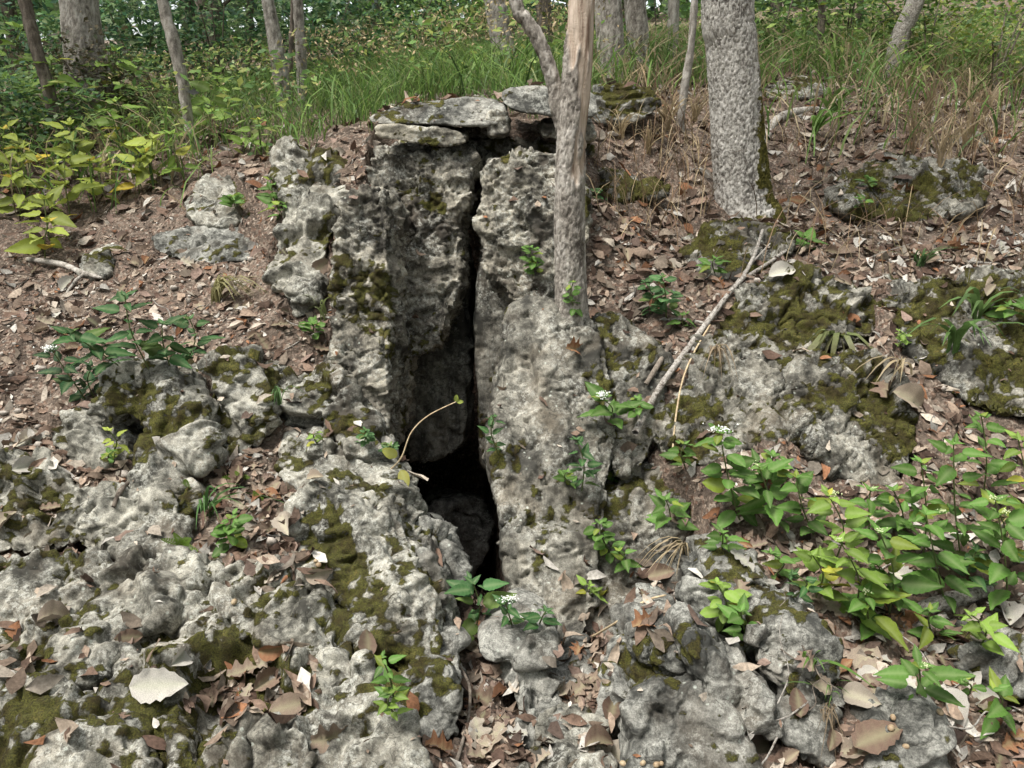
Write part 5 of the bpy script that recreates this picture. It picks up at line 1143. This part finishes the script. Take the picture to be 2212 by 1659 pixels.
clump('drooping broad-bladed grass hanging over the mottled limestone face', (1800,760), 14, 210, 17, (-0.1, -0.45), (0.16, 0.22, 0.07), 2.6, 0.4, tip=(0.30, 0.22, 0.15))
clump('tall broad-bladed green grass on the dark mossy face', (2060,760), 10, 200, 13, (-0.15, -0.3), (0.12, 0.21, 0.06), 1.4, 0.5)
clump('second broad-bladed grass behind the first on the dark mossy face', (2110,690), 8, 180, 11, (0.1, -0.3), (0.12, 0.20, 0.06), 1.4, 0.5)
clump('short green tuft in the leaves above the dark mossy face', (1985,570), 22, 70, 5, (0, -0.2), (0.10, 0.18, 0.06), 1.0, 0.7)
clump('small tuft of green blades with a brown mat below beside the moss-topped boulder', (1790,1500), 9, 110, 6, (0, -0.2), (0.12, 0.21, 0.06), 1.1, 0.5)
clump('brown matted grass tuft hanging beside the small grey stones', (1785,1530), 22, 100, 4, (-0.1, -0.6), (0.26, 0.20, 0.13), 2.8, 0.35)
clump('dry straw tuft below the fallen branch', (1545,760), 18, 90, 4, (0, -0.5), (0.34, 0.26, 0.17), 2.6, 0.3)
clump('pair of bamboo-like green blades beside the front right outcrop', (1755,1420), 7, 60, 10, (0, -0.3), (0.13, 0.24, 0.05), 1.6, 0.8)
clump('green blades rising from the gap behind the karst shelf', (450,1110), 9, 170, 7, (0.2, -0.3), (0.10, 0.20, 0.06), 1.3, 0.4)
clump('thin green blades on the right of the squarish mossy block', (600,870), 10, 120, 5, (0.1, -0.3), (0.10, 0.18, 0.06), 1.5, 0.35)
clump('thin grass blades hanging beside the pale crag', (700,690), 8, 130, 5, (0.05, -0.2), (0.20, 0.24, 0.09), 1.2, 0.25)
clump('broad green blades in leaves beyond the oak', (1760,290), 9, 120, 14, (0, -0.2), (0.15, 0.26, 0.06), 1.3, 0.5)
clump('broad green blades with hanging tips among the dry stalks right of the oak', (1790,250), 8, 130, 14, (0.1, -0.2), (0.17, 0.28, 0.07), 1.3, 0.5)
clump('curved tan blades over the broad tan leaf', (1950,800), 9, 120, 7, (-0.5, -0.3), (0.45, 0.36, 0.22), 1.9, 0.3)
clump('yellow straw blades at the edge of the leafy patch', (2190,1140), 14, 120, 4, (-0.5, -0.3), (0.42, 0.36, 0.16), 1.6, 0.3)
clump('tan dry blades trailing below the starlike plant', (1480,1190), 20, 110, 4, (-0.6, -0.4), (0.40, 0.32, 0.20), 2.2, 0.3)
for k, (a, b) in enumerate([(1970,330),(2030,360),(2080,330),(2120,280),(2000,270)]):
    clump(['tall dry straw clump left of the others on the upper right slope','tall dry straw clump above the lichen-pale boulder','tall dry straw clump in the middle of the upper right slope','tall dry straw clump near the bright leafy shrub','tall dry straw clump at the thicket edge'][k], (a, b), 16, 170, 4, (0, -0.05), (0.40, 0.31, 0.19), 0.7, 0.30)
for k, (a, b) in enumerate([(1440,280),(1400,330),(1500,270),(1340,300)]):
    clump(['dry straw clump left of the oak near the low shelf','dry straw clump between the stripped tree and the oak','dry straw clump touching the crooked pale sapling','dry straw clump right behind the stripped trunk'][k], (a, b), 20, 130, 4, (0, -0.1), (0.42, 0.33, 0.20), 1.0, 0.4)
# ferns
def fern(label, base, dirs, len_px, col=(0.20, 0.33, 0.05)):
    b, nn, ob = cast(*base); S = len_px * depth(b) / F; o = empty('fern', b); tag(o, label, 'fern')
    for dx, dz, sc_ in dirs:
        n = 9; V = []; Fc = []; T = unit((dx, -0.35, dz)); sd = unit(np.cross(T, (0, -1, 0.4))); L = S * sc_
        for i in range(n):
            u = (i + 0.6) / n; c = T * L * u + np.array([0, -0.01, -0.15 * L * u * u]); pw = L * 0.26 * (1 - u) ** 0.7 + 0.002
            for q in (-1, 1):
                e = c + sd * q * pw + T * pw * 0.35; k = len(V); h = T * L * 0.045
                V += [c - h * 0.6, 0.5 * (c + e) - h, e, 0.5 * (c + e) + h, c + h * 0.6]; Fc.append((k, k + 1, k + 3, k + 4)); Fc.append((k + 1, k + 2, k + 2 + 1, k + 3)[0:3] + (k + 3,))
        Fc = [f for f in Fc if len(set(f)) == 4] ; tri = []
        for i in range(len(V) // 5): k = i * 5; tri += [(k, k + 1, k + 3), (k, k + 3, k + 4), (k + 1, k + 2, k + 3)]
        cc = np.tile(np.array(col) * random.uniform(0.85, 1.2), (len(V), 1))
        link('frond', mesh_np('frond', np.array(V), np.array(tri), M['foliage'], cols=cc), o)
fern('bright green fern hanging from the flank of the knobbly ridge', (405,1050), [(-0.1, -0.8, 1.2), (0.3, -0.6, 0.9), (0.2, 0.5, 0.7)], 75)
fern('light green fern on the rock beside the soft-leaved plant', (395,1175), [(-0.5, 0.6, 0.8), (0.5, 0.6, 0.9), (0.0, 0.8, 0.9), (0.8, 0.1, 0.7)], 65)
fern('tiny fern sprig in the leaf hollow by the shelf', (560,1080), [(0.0, 0.8, 1.0), (0.4, 0.5, 0.7)], 45)
fern('small fern in the gap below the squarish mossy block', (520,1030), [(-0.5, 0.3, 0.8), (0.5, 0.3, 0.8), (0, 0.6, 0.7)], 50)

# ------------------------------------------------------------------ sticks, logs, acorns
def stick(name, label, pts, mat, cat='stick', off=0.03, wob=0.05, k=9, group=None, extra=()):
    def P(ptl):
        out = []
        for a, b, w in ptl:
            l, nn, ob = cast(a, b); d = unit(ray(a, b)); l = l - d * off; out.append([*l, 0.5 * w * depth(l) / F])
        out = np.array(out)
        if len(out) > 2:   # keep the stick stiff: depth varies linearly along it
            t = np.linspace(0, 1, len(out)); yy = out[:, 1]; A = np.stack([t, np.ones_like(t)], 1); co = np.linalg.lstsq(A, yy, rcond=None)[0]; y2 = np.minimum(A @ co, yy + 0.005)
            out = np.array([[*at(a, b, y), 0.5 * w * depth(at(a, b, y)) / F] for (a, b, w), y in zip(ptl, y2)])
        return out
    p = P(pts); n = max(int(np.linalg.norm(np.diff(p[:, :3], axis=0), axis=1).sum() / 0.015), 6)
    me, org = tube_mesh(name, p, M[mat], k, wob, n)
    if not extra:
        o = link(name, me, None, org); tag(o, label, cat, group); return o
    o = empty(name, org); tag(o, label, cat, group); link('shaft', me, o, (0, 0, 0))
    for e in extra:
        q = P(e); m2, o2 = tube_mesh('prong', q, M[mat], k, wob, max(int(np.linalg.norm(np.diff(q[:, :3], axis=0), axis=1).sum() / 0.015), 6)); link('prong', m2, o, o2 - org)
    return o
stick('fallen_branch', 'pale grey forked branch lying diagonally down the mossy slope', [(1372,935,15),(1395,890,15),(1430,830,14),(1480,760,13),(1525,700,13),(1570,640,11),(1610,595,10)], 'twig', 'branch', extra=[[(1605,600,9),(1630,550,8),(1648,495,6)],[(1600,605,9),(1650,575,8),(1700,540,6)],[(1560,655,6),(1610,585,5),(1665,525,4)],[(1530,700,7),(1480,690,6),(1440,690,5)]])
stick('dry_vine', 'thin tan vine hanging down the large mossy face', [(1452,985,4),(1460,900,4),(1475,820,4),(1500,760,4),(1535,700,4)], 'straw', 'vine')
stick('fallen_stick', 'slim dark stick leaning down the gully from the cave mouth', [(975,1420,5),(1000,1450,6),(1015,1490,7),(1012,1550,7),(1000,1600,8),(985,1650,9)], 'brownbark', off=0.02)
stick('dry_stalk', 'straw-coloured stalk lying at the foot of the streaked crag', [(1280,1375,5),(1330,1345,5),(1390,1300,5),(1440,1285,4)], 'straw', 'stalk', off=0.02)
stick('log', 'flaking white-barked log lying among the leafy plants', [(1985,1318,30),(2040,1300,34),(2100,1285,34),(2140,1262,30)], 'twig', 'log', off=0.03, wob=0.10, k=12)
stick('fallen_branch', 'dark bare branch lying on the low shelf behind the stripped tree', [(1285,178,8),(1330,178,10),(1380,178,9),(1420,180,8)], 'brownbark', 'branch', off=0.05)
stick('root', 'pale curving root on the leafy slope right of the oak', [(1655,300,16),(1668,270,20),(1700,248,20),(1750,238,16),(1790,238,8)], 'bark', 'root', off=0.02)
stick('fallen_stick', 'dark twig slanting over the leaves behind the white-barked log', [(1940,1300,5),(1965,1275,6),(2000,1240,6)], 'brownbark', off=0.02)
stick('root', 'pale root emerging from the leafy bank left of the bare soil', [(60,560,10),(130,570,13),(180,590,12),(220,600,6)], 'bark', 'root', off=0.01)
stick('root', 'second thinner root below the first on the leafy bank', [(140,640,5),(160,610,7),(185,590,8)], 'bark', 'root', off=0.01)
stick('fallen_stick', 'brown stick lying along the dry leaf runnel below the oak', [(1395,830,10),(1420,790,12),(1450,740,11)], 'brownbark', off=0.02)
stick('root', 'dark reddish root curling beside the knobbly ridge', [(245,1095,9),(260,1060,11),(280,1040,10)], 'brownbark', 'root', off=0.01)
stick('fallen_stick', 'thin pale stick crossing the slope near the tall broad-bladed grass', [(2000,560,4),(2080,565,5),(2160,570,5)], 'twig', off=0.02)
# arching yellow stem with two yellowing leaves
b = at(862, 1000, 2.70); o = empty('vine_shoot', b); tag(o, 'bare yellow shoot arching across the cave with yellowing leaves at its foot', 'shoot')
pp = [[*(b + (-.06, .03, -.06)), .003]] + [[*at(a, c, y), r] for a, c, y, r in [(866,990,2.70,.003),(888,935,2.72,.0028),(925,898,2.75,.0026),(985,868,2.78,.0022)]]
v, f = tube(resample(pp, 24), 6); link('stem', mesh_np('stem', v - b, f, M['straw']), o)
for (a, c, sz, col, d) in [(858,985,40,(0.42,0.42,0.10),(-.6,-.4,.5)),(866,1015,42,(0.42,0.40,0.10),(.3,-.5,-.5)),(985,868,18,(.35,.42,.08),(.1,-.2,1)),(987,868,15,(.35,.42,.08),(1,-.2,.1))]:
    leaf_child(o, RL[0], at(a, c, 2.70 if a < 900 else 2.78), np.array(d), np.array([0, -1, .4]), sz * 2.9 / F, col, b)
# acorns
def acorn_mesh():
    rg = np.linspace(0, math.pi, 8); V = []; k = 9
    for a in rg:
        r = math.sin(a) * (1.0 if a < 2.2 else 1.06); z = -math.cos(a) * 1.25
        for j in range(k): V.append((0.0075 * r * math.cos(j * 2 * math.pi / k), 0.0075 * r * math.sin(j * 2 * math.pi / k), 0.0075 * z))
    Fc = [(i * k + j, i * k + (j + 1) % k, (i + 1) * k + (j + 1) % k, (i + 1) * k + j) for i in range(7) for j in range(k)]
    return mesh_np('acorn', V, Fc, M['acorn'])
AM = acorn_mesh()
AC = [(570,1475,'green-tipped acorn lying on the smooth knob of the karst shelf'),(505,1303,'single acorn at the back of the karst shelf')]
for i in range(16):
    a, b = random.choice([(random.uniform(1330,1430), random.uniform(1620,1655)), (random.uniform(1850,2100), random.uniform(1520,1640)), (random.uniform(940,1300), random.uniform(1440,1600)), (random.uniform(560,720), random.uniform(1170,1220))])
    AC.append((a, b, 'tan acorn lying among the fallen leaves ' + ('in the gully' if a < 1310 and b > 1400 else 'in the hollow behind the shelf' if a < 800 else 'beside the front right boulders')))
for a, b, lb in AC:
    l, nn, ob = cast(a, b); o = link('acorn', AM, None, l + nn * 0.006); o.rotation_euler = (random.uniform(0.8, 2), random.uniform(0, 6), random.uniform(0, 6)); s_ = random.uniform(0.8, 1.25); o.scale = (s_,) * 3
    tag(o, lb, 'acorn', 'acorns among the rocks')
# pebbles
hp = [q for q in scatter(2600, (-2.6, 2.4), (1.4, 4.0), lambda px, py, x, y: np.where(px < 820, 1.0, 0.45)) if q[2].name == 'ground' and q[1][2] > 0.4]
ic = np.array([(0,.85,.53),(0,-.85,.53),(0,.85,-.53),(0,-.85,-.53),(.85,.53,0),(-.85,.53,0),(.85,-.53,0),(-.85,-.53,0),(.53,0,.85),(.53,0,-.85),(-.53,0,.85),(-.53,0,-.85)])
fi = np.array([(0,8,4),(0,4,5),(0,5,10),(0,10,8),(1,7,6),(1,6,8),(1,8,10),(1,10,7),(2,4,9),(2,5,4),(2,11,5),(2,9,11),(3,6,7),(3,9,6),(3,7,11),(3,11,9),(4,8,6),(4,6,9),(5,7,10),(5,11,7)])
V = []; Fc = []
for k, q in enumerate(hp):
    s_ = 0.004 + 0.016 * random.random() ** 2.5; V.append(ic * s_ * R.uniform(0.6, 1.3, (1, 3)) * R.uniform(0.85, 1.15, (12, 1)) + q[0] + q[1] * s_ * 0.3); Fc.append(fi + 12 * k)
o = link('pebbles', mesh_np('pebbles', np.vstack(V), np.vstack(Fc), M['pebble'])); tag(o, 'small pebbles and stone chips scattered on the soil', 'pebbles', None, 'stuff')
# twigs in the litter
TW = [(lambda: (random.uniform(1400, 2150), random.uniform(1180, 1620)), 'thin twig lying among the leaves right of the gully'), (lambda: (random.uniform(60, 700), random.uniform(540, 800)), 'thin twig lying on the bank left of the crevice'), (lambda: (random.uniform(1350, 2150), random.uniform(330, 640)), 'thin twig lying on the upper right slope')]
for i in range(66):
    f, lb = TW[i % 3]; a, b = f(); l, nn, ob = cast(a, b)
    if l is None or nn[2] < 0.4: continue
    Fm = frame_from(nn + 0.15 * R.normal(size=3), random.uniform(0, 6.3)); Lt = random.uniform(0.08, 0.26); r = random.uniform(0.0015, 0.0035)
    pts = [[*(l + nn * 0.012 + Fm[:, 0] * Lt * u + Fm[:, 1] * R.normal() * 0.012), r * (1 - 0.4 * u)] for u in (0, 0.35, 0.7, 1)]
    me, org = tube_mesh('twig', pts, M['twig' if i % 2 else 'brownbark'], 5, 0.05, 10); o = link('twig', me, None, org); tag(o, ('short ' if Lt < 0.14 else 'medium ' if Lt < 0.2 else 'long ') + ('pale grey ' if i % 2 else 'brown ') + lb, 'twig', 'twigs in the litter')
print('objects', len(bpy.data.objects), 'tris', sum(len(o.data.loop_triangles) or sum(p for p in [len(o.data.polygons) * 2]) for o in bpy.data.objects if o.type == 'MESH'))
